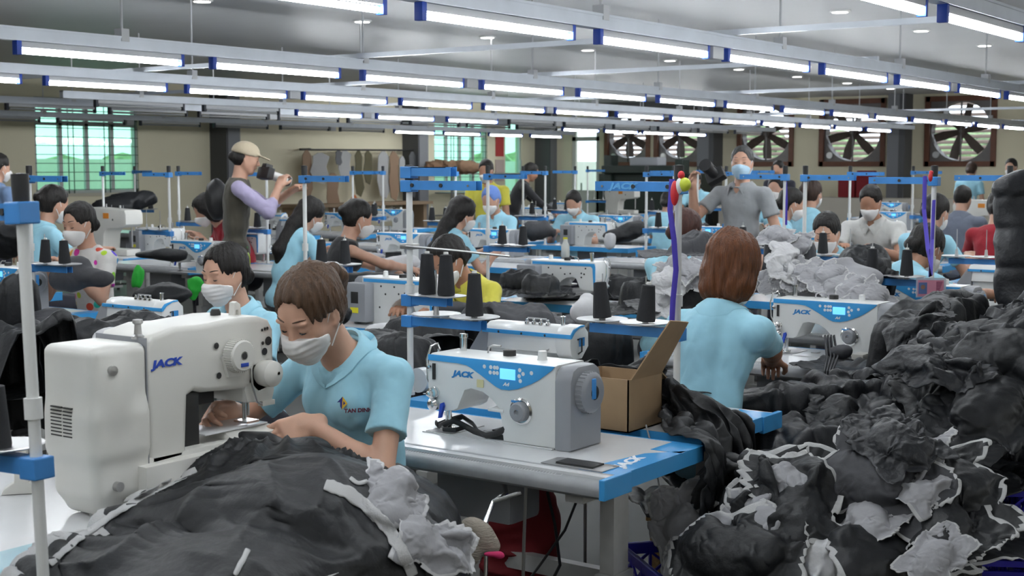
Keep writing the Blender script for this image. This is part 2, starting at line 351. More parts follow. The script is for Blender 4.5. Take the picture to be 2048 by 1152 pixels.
for ri, (y, x0, pit, l0, l1, ph) in enumerate(ROWS):
    xs0 = -4.0 if ri < 3 or ri > 6 else 5.0
    if ri > 3 and ri < 7: xs0 = 9.5
    rail = MB().box(xs0-.3,27.0,y-.03,y+.03,TZ+.075,TZ+.15)
    ro = rail.build('lamp_rail', rail_mat, None, False)
    tag(ro, 'long silver metal channel carrying tube lamps, '+ph, 'rail', 'lamp rails')
    MB().box(xs0-.3,27.0,y-.034,y+.034,TZ+.138,TZ+.152).box(xs0-.3,27,y-.034,y+.034,TZ+.072,TZ+.080).build('rail_lip', rail_mat, ro, False)
    k0 = math.ceil((xs0-x0)/pit); n = 0
    k = k0
    while x0+k*pit+1.24 < 27.2:
        x = x0+k*pit; lit = l0 < x+.6 < l1
        if ri == 0 and x > 12: lit = 0
        if ri == 1 and x > 17.5: lit = 0
        if ri > 6 or x < -1.5:
            if (k % 2): k += 1; continue
        key = (1, 1 if ri == 2 and x > 9 and lit and False else 0) if lit else (0,0)
        o = place_proto(key, tp, (x, y, TZ+.012)); n += 1
        tag(o, ('lit white' if lit else 'unlit grey')+' fluorescent tube lamp, %s along the %s' % (ORD[min(n, 24)-1], ph), 'tube lamp', 'tube lamps under the rails')
        k += 1
    # hanger rods
    for j in range(12):
        x = x0+.75+j*2.25
        if x > 27 or x < xs0: continue
        h = MB().cyl((x,y,TZ+.14),(x,y,CEIL), .008, n=8).box(x-.03,x+.03,y-.035,y+.035,TZ+.12,TZ+.20)
        tag(h.build('hanger_rod', rod_mat), 'thin white ceiling rod holding the %s, %s hanger along it' % (ph, ORD[j]), 'rod', 'hanger rods')
    # junction boxes
    for j in range(3):
        x = x0+1.33+(2+3*j)*pit
        if xs0 < x < 26: tag(MB().box(x-.07,x+.07,y-.03,y+.03,TZ-.005,TZ+.07,.004).build('junction_box', batten_mat), 'small pale switch box under the %s, %s along it' % (ph, ORD[j]), 'switch box')
for i, (x, ya, yb) in enumerate([(7.82,-5,13.0),(10.35,3.97,14.1),(14.1,2.1,14.1),(20.2,2.1,17.7),(25.8,3.97,17.7),(4.2,7.1,13)]):
    tag(MB().box(x-.018,x+.018,ya,yb,TZ+.155,TZ+.19).build('cross_beam', rail_mat, None, False), 'thin white cross bar tying the lamp rails together, %s in depth' % ORD[i], 'cross bar', 'cross bars above the rails')
dl0 = None; n = 0
for (y, xs, ph) in [(9.62, [2.1+2.15*k for k in range(12)], 'middle row'), (13.96, [10.5+2.2*k for k in range(8)], 'far row'), (5.28, [5.9+2.28*k for k in range(9)], 'near right row'), (1.0, [7.0+2.3*k for k in range(5)], 'right edge row')]:
    for k, x in enumerate(xs):
        if dl0 is None:
            dl0 = link('ceiling_downlight', None); MB().lathe([(.075,-.018),(.098,-.012),(.10,0)], 24).build('trim_ring', white_paint, dl0)
            MB().lathe([(.0,-.019),(.076,-.019)], 24).build('diffuser', down_on, dl0); o = dl0
        else: o = copy_tree(dl0)
        o.location = (x, y, CEIL-.001)
        tag(o, 'small round lit ceiling downlight, %s along the %s' % (ORD[k], ph), 'downlight', 'ceiling downlights')
# ================================================================== sewing machines
# local frame of every workstation: the operator sits at -y and looks along +y, needle to the left (-x), handwheel to the right
def logo(parent, s, size, m, loc, rot, name='logo', shear=.25, sx=1.25, off=None):
    off = size*.05 if off is None else off
    o = link(name, text_data(s, size, m, .0005, shear, size*.03 if off is None else off, sx), parent); o.location = loc; o.rotation_euler = rot; return o
FRONT = (PI/2, 0, 0)
def machine_body(back_style=False):
    p = [(-.272,.232),(-.262,.245),(.205,.245),(.205,0),(.015,0),(.005,.075),(-.004,.100),(-.030,.124),(-.062,.141),(-.105,.147),(-.128,.140),(-.145,.105),(-.155,.082),(-.175,.072),(-.245,.070),(-.262,.085),(-.274,.14)]
    return p
def make_lockstitch(back=False, near=False):
    t = link('sewing_machine', None)
    b = MB().prism(machine_body(), -.078, .078, .012)
    # thumb rest on the column
    b.box(-.038,.02,-.082,-.02,.088,.098,.003)
    b.build('machine_body', white_machine, t, ang=50)
    # grey motor cover and handwheel
    g = MB().prism([(-.083,0),(.083,0),(.083,.19),(.070,.228),(.045,.243),(-.045,.243),(-.070,.232),(-.083,.20)], .203, .262, .01, 'yz')
    g.build('motor_cover', machine_grey, t, ang=50)
    hw = MB().mat(machine_grey).lathe([(.060,.262),(.060,.285),(.052,.292),(.046,.294)], 28, (0,-.005,.165), 'x').mat(black_plastic).lathe([(.046,.2935),(.03,.292),(.012,.296),(0,.296)], 24, (0,-.005,.165), 'x')
    for k in range(28):
        a = 2*PI*k/28; hw.mat(machine_grey).box(.264,.284,-.005+.060*math.cos(a)-.002,-.005+.060*math.cos(a)+.002,.165+.060*math.sin(a)-.002,.165+.060*math.sin(a)+.002)
    w = hw.build('handwheel', None, t)
    MB().box(.292,.299,-.023,-.005,.148,.208,.003).build('wheel_marker', blue_plastic, w)
    # needle end hardware
    h = MB().mat(chrome).tube([(-.235,-.03,.08),(-.235,-.03,.020)], .0045).cyl((-.235,-.03,.060),(-.235,-.03,.048), .009).tube([(-.222,-.03,.075),(-.222,-.03,.008)], .006)
    h.box(-.245,-.212,-.052,-.012,.003,.010,.002).tube([(-.235,-.03,.02),(-.235,-.03,.001)], .0012)
    h.build('needle_bar', None, t)
    th = MB().mat(chrome)
    th.tube([(-.276,-.05,.13),(-.290,-.055,.16),(-.294,-.055,.22),(-.285,-.045,.262),(-.27,-.03,.270),(-.262,-.03,.25)], .0035, flat=1)
    th.tube([(-.274,-.02,.12),(-.286,-.02,.16),(-.286,-.02,.22),(-.274,-.02,.250)], .0035)
    th.tube([(-.276,-.05,.13),(-.268,-.06,.115),(-.25,-.075,.112)], .003)
    th.mat(dark_metal).box(-.250,-.240,-.083,-.076,.165,.215).mat(chrome).lathe([(.0,-.092),(.008,-.09),(.008,-.076)], 12, (-.262,0,.205), 'y')
    th.build('thread_guard', None, t)
    tn = MB().mat(chrome).lathe([(.004,-.116),(.008,-.114),(.009,-.10),(.017,-.098),(.018,-.09),(.010,-.088),(.018,-.084),(.019,-.076)], 20, (-.243,0,.125), 'y')
    tn.lathe([(0,-.100),(.012,-.098),(.020,-.090),(.020,-.076)], 20, (-.245,0,.088), 'y').tube([(-.243,-.1,.125),(-.268,-.105,.122)], .0018)
    tn.build('tension_knob', None, t)
    MB().prism([(-.222,.048),(-.212,.05),(-.200,.088),(-.204,.098),(-.214,.094)], -.092, -.080, .003).build('lift_lever', ink_blue, t)
    # top fittings
    MB().mat(chrome).lathe([(.011,.243),(.011,.285),(.014,.287),(.014,.298),(0,.30)], 14, (-.215,.03,0)).build('spool_pin', None, t)
    MB().tube([(-.12,.03,.245),(-.115,.03,.262),(-.10,.03,.270),(-.07,.03,.270)], .003).build('thread_guide', steel, t)
    MB().mat(dark_metal).lathe([(.020,.243),(.020,.262),(.016,.264),(0,.264)], 18, (-.03,.02,0)).build('bobbin_winder', None, t)
    MB().mat(white_machine).lathe([(.017,.243),(.014,.25),(.013,.272),(.0,.274)], 14, (.105,.0,0)).build('oil_window', None, t)
    if not back or near:
        pan = [(-.268,.242),(.150,.242),(.203,.242),(.192,.230),(.150,.200),(.120,.184),(.072,.165),(.040,.158),(.010,.158),(-.010,.165),(-.060,.192),(-.100,.212),(-.118,.219),(-.150,.2225),(-.268,.2235)]
        pn = MB().prism(pan, -.0810, -.0775, .001).build('control_panel', blue_panel, t)
        sc_ = MB().box(.008,.064,-.0830,-.0805,.190,.222,.001).build('screen', screen_mat, pn)
        for (x, z) in [(-.05,.222),(-.026,.222),(-.012,.222),(.002-.0,.205)][:3]+[(-.028,.206),(-.014,.206),(-.002,.222),(-.002,.206),(.080,.222),(.078,.204),(.092,.212),(.082,.190),(.122,.217)]:
            MB().lathe([(.0045,-.0818),(.0062,-.0815)], 12, (x,0,z), 'y').build('button', logo_white, pn)
        logo(pn, 'A4', .014, logo_white, (.030,-.0815,.175), FRONT, 'panel_mark')
        logo(t, 'JACK', .024, logo_blue, (-.135,-.0785,.190), FRONT, sx=1.35)
        dl = MB().mat(chrome).lathe([(.039,-.078),(.040,-.083),(.034,-.086),(.033,-.082)], 28, (.085,0,.100), 'y').mat(machine_grey).lathe([(.030,-.080),(.029,-.100),(.024,-.106),(.008,-.107),(.007,-.102),(0,-.102)], 28, (.085,0,.100), 'y')
        dl.mat(blue_plastic).box(.052,.085,-.0862,-.083,.125,.131).box(.085,.1,-.104,-.099,.105,.112)
        dl.build('stitch_dial', None, t)
    if back:
        # blue band that runs along the top and turns down the needle end
        st = [(-.263,.236),(.19,.236),(.19,.218),(-.238,.218),(-.250,.208),(-.258,.085),(-.270,.085),(-.270,.215)]
        MB().prism([(x, z) for x, z in st], .0775, .0805, .001).build('blue_stripe', blue_panel, t)
        ho = MB().mat(black_plastic)
        for (x, z) in [(.07,.20),(-.02,.20),(.04,.16),(-.05,.165),(-.09,.17),(-.17,.15),(-.19,.17),(.08,.09),(-.2,.205),(-.17,.175)]:
            ho.lathe([(0,.0795),(.0055,.0790),(.0055,.077)], 10, (x,0,z), 'y')
        ho.build('screw_holes', None, t)
        cb = MB().box(.118,.262,.075,.150,.012,.215,.010).build('control_box', machine_grey, t)
        MB().mat(dark_metal).box(.165,.215,.149,.1515,.11,.17,.0005).mat(tape_yellow).box(.165,.218,.150,.153,.060,.088).build('warning_label', None, cb)
    # bed plate
    bp = MB().mat(steel).box(-.275,-.175,-.085,.085,0,.0025).mat(table_white).box(-.285,.20,-.09,.09,-.001,.0012).mat(steel).box(-.13,-.10,.02,.05,.001,.003)
    bp.build('bed_plate', None, t, False)
    return t
def make_overlock():
    t = link('overlock_machine', None)
    # long rounded arm
    prof = [(-.062,.172),(-.055,.225),(-.045,.250),(-.02,.262),(.03,.262),(.055,.245),(.06,.18),(.02,.165),(-.03,.165)]
    MB().prism(prof, -.175, .145, .004, 'yz').build('arm', white_machine, t, ang=50)
    MB().prism([(-.060,.172),(-.066,.20),(-.064,.235),(-.045,.262),(.02,.268),(.05,.24),(.052,.19),(.01,.150),(-.04,.150)], .140, .205, .007, 'yz').build('end_cover', white_machine, t, ang=50)
    MB().prism([(-.175,.226),(.205,.226),(.205,.240),(-.175,.240)], -.068, -.0615, .001).prism([(-.066,.226),(-.066,.240),(-.05,.256),(.0,.268),(.02,.268),(.02,.262),(-.01,.26),(-.04,.246),(-.06,.226)], .204, .2075, .0005, 'yz').build('blue_stripe', blue_panel, t)
    b = MB().prism([(-.150,0),(.03,0),(.045,.10),(.075,.15),(.10,.18),(-.155,.18)], -.045, .075, .008).box(-.15,.20,-.07,.085,0,.062,.008)
    b.build('machine_body', white_machine, t, ang=50)
    MB().box(-.055,.005,-.052,-.040,.062,.130,.003).build('looper_window', black_plastic, t)
    MB().prism([(-.155,0),(-.155,.225),(-.18,.240),(-.235,.16),(-.245,0)], -.065, .075, .006).build('motor_cover', machine_grey, t)
    m = MB().mat(dark_metal).box(.07,.20,-.075,-.02,.062,.085,.003).box(.10,.19,-.065,-.03,.085,.105,.003).mat(steel).cyl((.15,-.04,.15),(.15,-.04,.09), .006).cyl((.17,-.035,.15),(.17,-.035,.08), .004).mat(dark_metal).box(.14,.18,-.055,-.02,.10,.125,.003)
    m.mat(steel).tube([(.12,-.05,.19),(.09,-.075,.17),(.10,-.08,.14),(.13,-.06,.12)], .004).lathe([(.02,0),(.02,.02),(0,.022)], 14, (.06,-.05,.062)); m.build('looper_mechanism', None, t)
    MB().tube([(-.02,.0,.262),(-.02,.0,.280),(.06,.0,.280),(.06,0,.262)], .003).build('thread_guide', steel, t)
    MB().lathe([(.008,.258),(.008,.292),(.011,.294),(0,.297)], 12, (.13,0,0)).build('oil_post', chrome, t)
    for x in (-.01,.02,.05,.08): MB().lathe([(.009,.262),(.009,.270),(.005,.272),(.005,.28),(0,.281)], 12, (x,-.02,0)).build('thread_tensioner', chrome, t)
    for x in (-.10,.0,.1): MB().lathe([(.0045,-.070),(0,-.071)], 8, (x,0,.232), 'y').build('screw', dark_metal, t)
    MB().tube([(.205,-.02,.22),(.222,-.02,.225),(.222,-.02,.18),(.208,-.02,.17)], .003).build('end_handle', dark_metal, t)
    lb = MB().mat(logo_blue).box(.2075,.2082,-.015,.02,.195,.225).build('maker_plate', None, t)
    return t
def make_headbox():   # bulky cream bartacker seen from behind
    t = link('bartack_machine', None)
    MB().prism([(-.30,.0),(-.04,.0),(-.02,.20),(.02,.245),(.26,.265),(.30,.29),(.30,.38),(.28,.42),(-.24,.44),(-.29,.42),(-.32,.36),(-.29,.15)], -.10, .10, .02).build('machine_body', cream_machine, t, ang=50)
    MB().box(-.06,.28,-.08,.08,0,.06,.008).build('cylinder_bed', cream_machine, t)
    MB().mat(mat('orange_label', (.7,.25,.03), .6)).box(-.02,.06,-.103,-.099,.34,.39).mat(dark_metal).lathe([(.010,-.104),(0,-.104)], 12, (.12,0,.33), 'y').lathe([(.010,-.104),(0,-.104)], 12, (-.2,0,.38), 'y').build('orange_label', None, t)
    MB().mat(steel).cyl((.26,0,.26),(.26,0,.08), .008).cyl((-.1,0,.43),(-.1,0,.47), .008).cyl((.1,0,.43),(.1,0,.46), .01).build('needle_bar', None, t)
    return t
# ================================================================== tables
def make_table(L=1.18, D=.56, ruler=True, name='sewing_table'):
    t = link(name, None); x0, x1 = -L/2, L/2
    MB().box(x0+.004,x1-.004,.035,D-.004,.748,.78).build('tabletop', table_white, t, False)
    eb = MB().box(x0,x0+.006,.03,D,.735,.781).box(x1-.006,x1,.03,D,.735,.781).box(x0,x1,D-.006,D,.735,.781)
    eb.box(x1-.10,x1-.002,D-.14,D-.004,.7795,.7812)
    eb.prism([(x1-.125,.075),(x1-.002,.075),(x1-.002,.46),(x1-.085,.36)], .7795, .7812, 0, 'xy').prism([(x0+.13,.05),(x0+.002,.05),(x0+.002,.22),(x0+.06,.16)], .7795, .7812, 0, 'xy')
    eb.box(x1-.012,x1+.006,-.002,.14,.725,.7815,.003).box(x0-.006,x0+.012,-.002,.14,.725,.7815,.003)
    eb.build('blue_edging', blue_panel, t, False)
    pr = [(0,.748),(.003,.758),(.010,.765),(.018,.768),(.068,.781),(.078,.781),(.078,.735),(.02,.722),(.004,.732)]
    fe = MB().prism([(y, z) for y, z in pr], x0+.010, x1-.012, 0, 'yz').build('front_edge', table_grey, t, True)
    if ruler:
        r = MB(); a, b = x0+.10, x1-.16; zz = lambda y: .7683+(y-.018)*.26
        def q(xa, xb, ya, yb): r.add([(xa,ya,zz(ya)+.0006),(xb,ya,zz(ya)+.0006),(xb,yb,zz(yb)+.0006),(xa,yb,zz(yb)+.0006)], [(0,1,2,3)])
        for k in range(int((b-a)/.01)+1):
            x = a+k*.01; h = .030 if k % 10 == 0 else (.022 if k % 5 == 0 else .014); q(x-.0010, x+.0010, .024, .024+h)
        q(a-.01, b+.01, .0215, .0230); q(a-.01, b+.01, .061, .0625); q(b+.01, b+.0115, .0215, .0625)
        r.build('ruler', ruler_mat, fe, False)
    for s in (-1, 1):
        x = s*(L/2-.13)
        lg = MB().box(x-.03,x+.03,D/2-.07,D/2+.05,.10,.45,.004).box(x-.024,x+.024,D/2-.05,D/2+.03,.45,.71,.004).box(x-.03,x+.03,.06,D-.04,.69,.735,.004).box(x-.035,x+.035,.02,D+.02,.03,.10,.006)
        for z in (.20,.38): lg.lathe([(.009,-.036),(.009,-.03)], 8, (x,D/2-.045,z), 'x') if s < 0 else lg.lathe([(.009,.030),(.009,.036)], 8, (x,D/2-.045,z), 'x')
        o = lg.build('leg', leg_mat, t); [MB().lathe([(.02,0),(.02,.03)], 10, (x,yy,0)).build('foot_pad', black_plastic, o) for yy in (.06, D-.03)]
    MB().box(x0+.15,x1-.15,D/2-.01,D/2+.03,.16,.22).build('crossbar', leg_mat, t)
    MB().box(-.12,.16,D/2-.10,D/2+.06,.55,.735,.02).build('drive_box', machine_grey, t)
    pd = MB().prism([(-.12,.10),(.12,.14),(.12,.13),(-.12,.09)], .05, .30, .003, 'xy') if False else MB().box(-.13,.13,.02,.26,.12,.135,.005)
    pd.build('treadle', dark_metal, t); MB().cyl((.11,.12,.13),(.06,.2,.60), .006).build('treadle_rod', steel, t)
    return t
# ================================================================== thread stands
def make_stand(d=1, double=False, H=.80, arm=blue_arm, cap=black_plastic):
    # d: +1 arms reach to local +x, -1 to -x
    t = link('thread_stand', None)
    MB().tube([(0,0,.0),(0,0,H)], .0115, 12).lathe([(.017,.36),(.017,.40),(.0150,.40)], 12).lathe([(.016,.0),(.016,.012)], 12).build('pole', white_paint, t)
    MB().lathe([(.0155,H-.03),(.0165,H+.0),(.0165,H+.022),(0,H+.024)], 14).build('pole_cap', cap, t)
    def armm(z, L, tilt=0, w=.013):
        a = MB()
        a.box(min(-.02*d, L*d), max(-.02*d, L*d), -w-.006, -w-.003, z-.016, z+.016).box(min(-.02*d, L*d), max(-.02*d, L*d), w+.003, w+.006, z-.016, z+.016).box(min(-.02*d,(L-.02)*d), max(-.02*d,(L-.02)*d), -w-.006, w+.006, z+.013, z+.016)
        a.box(-.024,.024,-w-.010,w+.010,z-.024,z+.018,.003)
        return a
    a = armm(H-.048, .31)
    if double: a2 = armm(H-.002, .27); a.v += []; 
    ta = a.build('top_arm', arm, t, False)
    [MB().lathe([(r_,-.024),(r_,-.019)], 10, (x_*d,0,H-.048), 'y').build('thread_eye', m_, ta) for x_, r_, m_ in ((.03,.007,dark_metal),(.16,.007,dark_metal),(.28,.004,chrome))]
    sa = armm(.27, .33).build('spool_arm', arm, t, False)
    for k, x in enumerate((.12, .29)):
        dd = MB().lathe([(0,.292),(.02,.290),(.085,.297),(.089,.300),(.087,.302),(.02,.296),(0,.297)], 26, (x*d, -.0, 0)).cyl((x*d,0,.285),(x*d,0,.34), .012, .007)
        dd.cyl((x*d,0,.34),(x*d,0,.455), .0025)
        dd.build('spool_plate', steel if not k else mat('spool_plate_grey', (.42,.43,.44), .35), t)
    return t
def cone_data(h, r0, r1, m):
    return MB().mat(m).lathe([(r0*.6,0),(r0,.002),(r0*1.03,h*.08),(r1*1.03,h*.93),(r1,h*.98),(r1*.5,h)], 18).mat(cone_white).lathe([(r1*.45,h-.004),(r1*.4,h+.008),(0,h+.008)], 12).data('thread_cone')
CONES = {}
def cone(loc, label, tilt=(0,0), h=.125, big=0, m=cone_mat, col='black'):
    k = (h, big, m.name)
    if k not in CONES: CONES[k] = cone_data(h, .031 if not big else .040, .0215 if not big else .029, m)
    o = link('thread_cone', CONES[k], None, loc); o.rotation_euler = (tilt[0], tilt[1], 0)
    return tag(o, label, 'thread cone', 'thread cones on the stands')
LOCK_F = make_lockstitch(False); LOCK_B = make_lockstitch(True); OVER = make_overlock(); HEAD = make_headbox()
TAB = make_table(); TABN = make_table(ruler=False)
STANDS = {1: make_stand(1), -1: make_stand(-1)}
PROTO = {'f': LOCK_F, 'b': LOCK_B, 'o': OVER, 'h': HEAD, 't': TAB, 'n': TABN, 's1': STANDS[1], 's-1': STANDS[-1]}
def put(key, loc, rz, label, cat, group, sc=None):
    o = place_proto(key, PROTO, loc, rz)
    if sc: o.scale = (sc, sc, sc)
    return tag(o, label, cat, group)
FP, FM = -PI/2, PI/2       # operators looking along +X, along -X
def stand(px, py, z, d, label, cones=2, dist=None, rz=None, H=None, m=cone_mat, tilt=0):
    """pole foot at a picture point on the table plane, or at a known distance"""
    p = at(px, py, .78) if dist is None else Vector((*atd(px, py, dist)[:2], .78))
    rz = FP if rz is None else rz
    o = put('s%d' % d, (p.x, p.y, .782), rz, 'white thread stand with blue arms, '+label, 'thread stand', 'thread stands')
    ax = Vector((math.cos(rz), math.sin(rz), 0))*d
    ph = ['inner', 'outer']
    for k in range(cones):
        q = Vector((p.x, p.y, .782))+ax*(.12, .29)[k]
        cone((q.x, q.y, q.z+.302), '%s black thread cone on the stand %s' % (ph[k], label), tilt=(tilt*(-1)**k, 0))
    return o
# ================================================================== workstations
GM, GT = 'sewing machines along the lines', 'sewing tables along the lines'
def table(xf, yc, rz, label, ruler=True, z=0):
    return put('t' if ruler else 'n', (xf, yc, z), rz, label, 'sewing table', GT)
def lock(key, p, rz, label, dz=.7815): return put(key, (p[0], p[1], dz), rz, label, 'sewing machine', GM)
# --- the near line (operators look along +X)
NEAR_TABLE = table(3.00, 2.46, FP, 'white sewing table with grey ruler edge and blue corner, nearest the camera')
lock('f', (3.33, 2.395), FP, 'white and blue lockstitch sewing machine on the nearest ruler-edged table, screen lit')
table(4.22, 2.52, FM, 'white table with blue edging behind the nearest sewing table, cardboard box beside it', False)
put('o', (3.98, 2.78, .7815), FP, 'white overlock machine with grey motor cover, behind the nearest lockstitch machine', 'sewing machine', GM)
table(5.22, 2.47, FP, 'white sewing table with ruler edge in front of the auburn-haired woman')
lock('f', (5.60, 2.30), FP, 'white and blue lockstitch machine at the right hand of the auburn-haired woman')
table(6.28, 2.42, FP, 'white sewing table behind the heap of grey linings on the right')
lock('f', (6.63, 2.28), FP, 'white and blue lockstitch machine with a pink badge hanging in front')
# --- second line (operators look along -X, backs of the machines to the camera)
table(5.72, 4.72, FM, 'white sewing table with blue back edge in front of the bent woman in yellow', False)
lock('b', (5.42, 4.62), FM, 'machine seen from behind with yellow warning label, left of the woman in yellow')
table(7.30, 4.49, FM, 'white sewing table with blue back edge right of the woman in yellow', False)
lock('b', (7.02, 4.66), FM, 'white machine seen from behind with a blue stripe, right of the woman in yellow')
# --- the rest of the hall: a machine on its table at a given distance
TABR = []
def inside(r, x, y, m=.0): return r[0]-m < x < r[1]+m and r[2]-m < y < r[3]+m
def ws(key, px, d, label, tlabel=None, fp=True, dx=0, rz=None):
    p = atd(px, 400, d); r = (FP if fp else FM) if rz is None else rz
    if tlabel:
        n = Vector((-math.sin(r), math.cos(r))); q = Vector((p.x, p.y))-n*.36
        put('t' if fp else 'n', (q.x, q.y+dx, 0), r, tlabel, 'sewing table', GT)
    return put(key, (p.x, p.y, .7815), r, label, 'sewing machine', GM)
put('n', (3.34, 4.55, 0), FP, 'white sewing table left of the second woman, black jackets heaped on it', 'sewing table', GT)
put('o', (*atd(283, 600, 5.75)[:2], .7815), FP, 'overlock machine with blue stripe behind a black jacket, left of second woman', 'sewing machine', GM)
put('n', (5.53, 8.22, 0), FM, 'sewing table with broad blue edge at the far left before the polka-dot blouse', 'sewing table', GT)
put('t', (7.57, 7.95, 0), FP, 'long grey-edged table right of the polka-dot blouse, blue right corner', 'sewing table', GT)
put('t', (7.42, 9.16, 0), FP, 'long grey-edged table right of the polka-dot blouse, left half', 'sewing table', GT)
put('n', (8.70, 8.1, 0), FM, 'sewing table behind the long grey-edged table, bottle standing on it', 'sewing table', GT)
ws('f', 402, 10.6, 'white machine with lit blue panel on the long grey-edged table, behind second woman')
ws('b', 484, 11.9, 'white machine seen from behind beside the green bottle', fp=False)
ws('h', 226, 12.75, 'bulky cream machine with orange label, behind the polka-dot blouse', 'table under the bulky cream machine with orange label', fp=True)
ws('b', 318, 12.9, 'small white machine right of the bulky cream machine', 'table right of the bulky cream machine', fp=False)
ws('f', 12, 7.9, 'white machine cut by the left picture edge behind the near thread stand', 'table at the left picture edge behind the near thread stand')
ws('f', 812, 11.9, 'white machine with lit screen in front of the woman in black lace top', 'table just beyond the woman in black lace top')
ws('f', 992, 12.6, 'white machine with blue panel in front of the worker in blue hair cover', 'table in front of the worker in blue hair cover')
ws('b', 1178, 14.2, 'white machine seen from behind on blue-edged table in the middle of the hall', 'blue-edged table with white legs in the middle of the hall', fp=False)
ws('f', 1243, 16.2, 'white machine with blue panel and large grey handwheel, mid hall', 'table behind the blue-edged table mid hall')
ws('b', 1606, 11.4, 'white machine seen from behind, left of the bent woman in white mask on the right', 'table left of the bent woman in white mask on the right', fp=False)
ws('o', 1783, 11.9, 'white overlock machine before the worker in white shirt', 'table before the worker in white shirt')
ws('f', 1787, 17.5, 'small white machine with lit blue screen behind the worker in white shirt', 'table behind the worker in white shirt')
ws('f', 1783, 22.0, 'distant white machine with lit screen under the exhaust fans', 'distant table under the exhaust fans')
ws('f', 1418, 13.2, 'white machine left of the standing photographer in grey', 'table left of the standing photographer in grey')
ws('f', 690, 17.0, 'distant white machine right of the patterns rack, left one of two', 'distant table before the patterns rack, left one')
ws('f', 790, 18.5, 'distant white machine right of the patterns rack, right one of two', 'distant table before the patterns rack, right one')
ws('b', 1070, 19.5, 'distant white machine near the man in black leaning over', 'distant table near the man in black leaning over', fp=False)
ws('h', 1965, 16.0, 'cream machine behind the hanging puffer jacket, far right', 'table behind the hanging puffer jacket, far right')
ws('h', 1245, 24.0, 'distant cream machine under the pair of fans', 'distant table under the pair of fans')
ws('b', 1345, 17.5, 'distant white machine right of the mid hall, seen from behind', 'distant table right of mid hall', fp=False)
ws('o', 590, 15.0, 'small overlock machine behind the woman with long brown hair', 'table behind the woman with long brown hair')
ws('o', 545, 16.5, 'grey overlock machine on the bench right of the man in olive vest', 'bench right of the man in olive vest')
ws('b', 1130, 22.0, 'distant machine below the bright door', 'distant table below the bright door', fp=False)
put('n', (9.5, 6.75, 0), FM, 'sewing table at the elbow of the woman with long black hair', 'sewing table', GT)
put('n', (8.18, 3.4, 0), FM, 'sewing table under the bent woman in white mask on the right', 'sewing table', GT)
put('n', (7.15, 6.45, 0), FP, 'sewing table at the hands of the woman in black lace top', 'sewing table', GT)
put('n', (10.1, 2.6, 0), FM, 'grey table with three black cones at the right side of the hall', 'sewing table', GT)
put('t', (7.9, 2.1, 0), FP, 'sewing table before the woman with the big dark bun at right', 'sewing table', GT)
ws('o', 2010, 7.7, 'white and blue machine partly hidden by the hanging puffer jacket')
# ================================================================== thread stands
def table_rects():
    R_ = []
    for o in bpy.data.objects:
        if o.parent is None and o.get('category') == 'sewing table':
            s_ = 1 if abs(o.rotation_euler.z-FP) < .1 else -1; x0 = o.location.x; R_.append((min(x0, x0+s_*.56), max(x0, x0+s_*.56), o.location.y-.59, o.location.y+.59))
    return R_
def stand2(px, ylow, d, label, cones=2, dist=None, py=600, **kw):
    """keep the foot on a table: slide a little along the line of sight, else set a table under it"""
    if dist > 6.9:
        R_ = table_rects(); best = None
        for k in range(0, 26):
            for sg in (1, -1):
                q = atd(px, 400, dist+sg*k*.05)
                if best is None and any(inside(r, q.x, q.y, -.04) for r in R_): best = dist+sg*k*.05
        if best is not None and abs(best-dist) < .09*dist: dist = best
        else:
            q = atd(px, 400, dist); c = None
            for ox in (-.2, .2, -.45, .0, .45):
                for oy in (.4, -.4, .0, .25, -.25):
                    x0, y0 = q.x-.28-ox*.5, q.y+oy
                    if c is None and abs(ox*.5) < .24 and not any(x0 < r[1]+.02 and x0+.56 > r[0]-.02 and y0-.59 < r[3]+.02 and y0+.59 > r[2]-.02 for r in R_): c = (x0, y0)
            if c is None: print('no room', label)
            else: put('n', (c[0], c[1], 0), FP, 'sewing table holding the thread stand '+label.replace(', purple ribbon on it','').replace(' with purple ribbon','').replace(' with a pink tag',''), 'sewing table', GT)
    return stand(px, py, .78, d, label, cones, dist, **kw)
s_r = stand2(1355, 0, -1, 'beside the cardboard box', 2, 4.48, tilt=.09)
logo(s_r, 'JACK', .028, mat('pale_blue_letter', (.12,.40,.75), .4), (-.2,-.0205,.752), FRONT, sx=1.6)
s_m = stand2(820, 0, 1, 'between the two nearest operators and the woman in yellow', 0, 4.88)
def extra_arm(root, z, L, name, w=.013, x0=-.02):
    a = MB().box(x0,L,-w-.006,-w-.003,z-.016,z+.016).box(x0,L,w+.003,w+.006,z-.016,z+.016).box(x0,L-.02,-w-.006,w+.006,z+.013,z+.016).box(-.024,.024,-w-.010,w+.010,z-.024,z+.018,.003)
    return a.build(name, blue_arm, root, False)
extra_arm(s_m, .800, .20, 'upper_arm'); extra_arm(s_m, .345, .18, 'spool_arm')
for x in (.08, .165): MB().lathe([(0,.360),(.02,.358),(.07,.364),(.073,.367),(0,.366)], 24, (x,0,0)).build('spool_plate', MATS['spool_plate_grey'], s_m)
MB().tube([(.0,-.02,.535),(.25,-.05,.530),(.50,-.08,.522)], .004, 8).box(-.03,.03,-.02,.02,.525,.545,.003).build('guide_rod', steel, s_m)
_b = s_m.location; _ax = Vector((0,-1,0))
for x, z, ph in ((.08,.367,'left black cone on the upper plates of the stand before the woman in yellow'),(.165,.367,'second black cone on the upper plates of the stand before the woman in yellow'),(.29,.302,'single black cone on the lower plate of the stand before the woman in yellow')): cone(_b+_ax*x+Vector((0,0,z)), ph, h=.145 if z > .35 else .15)
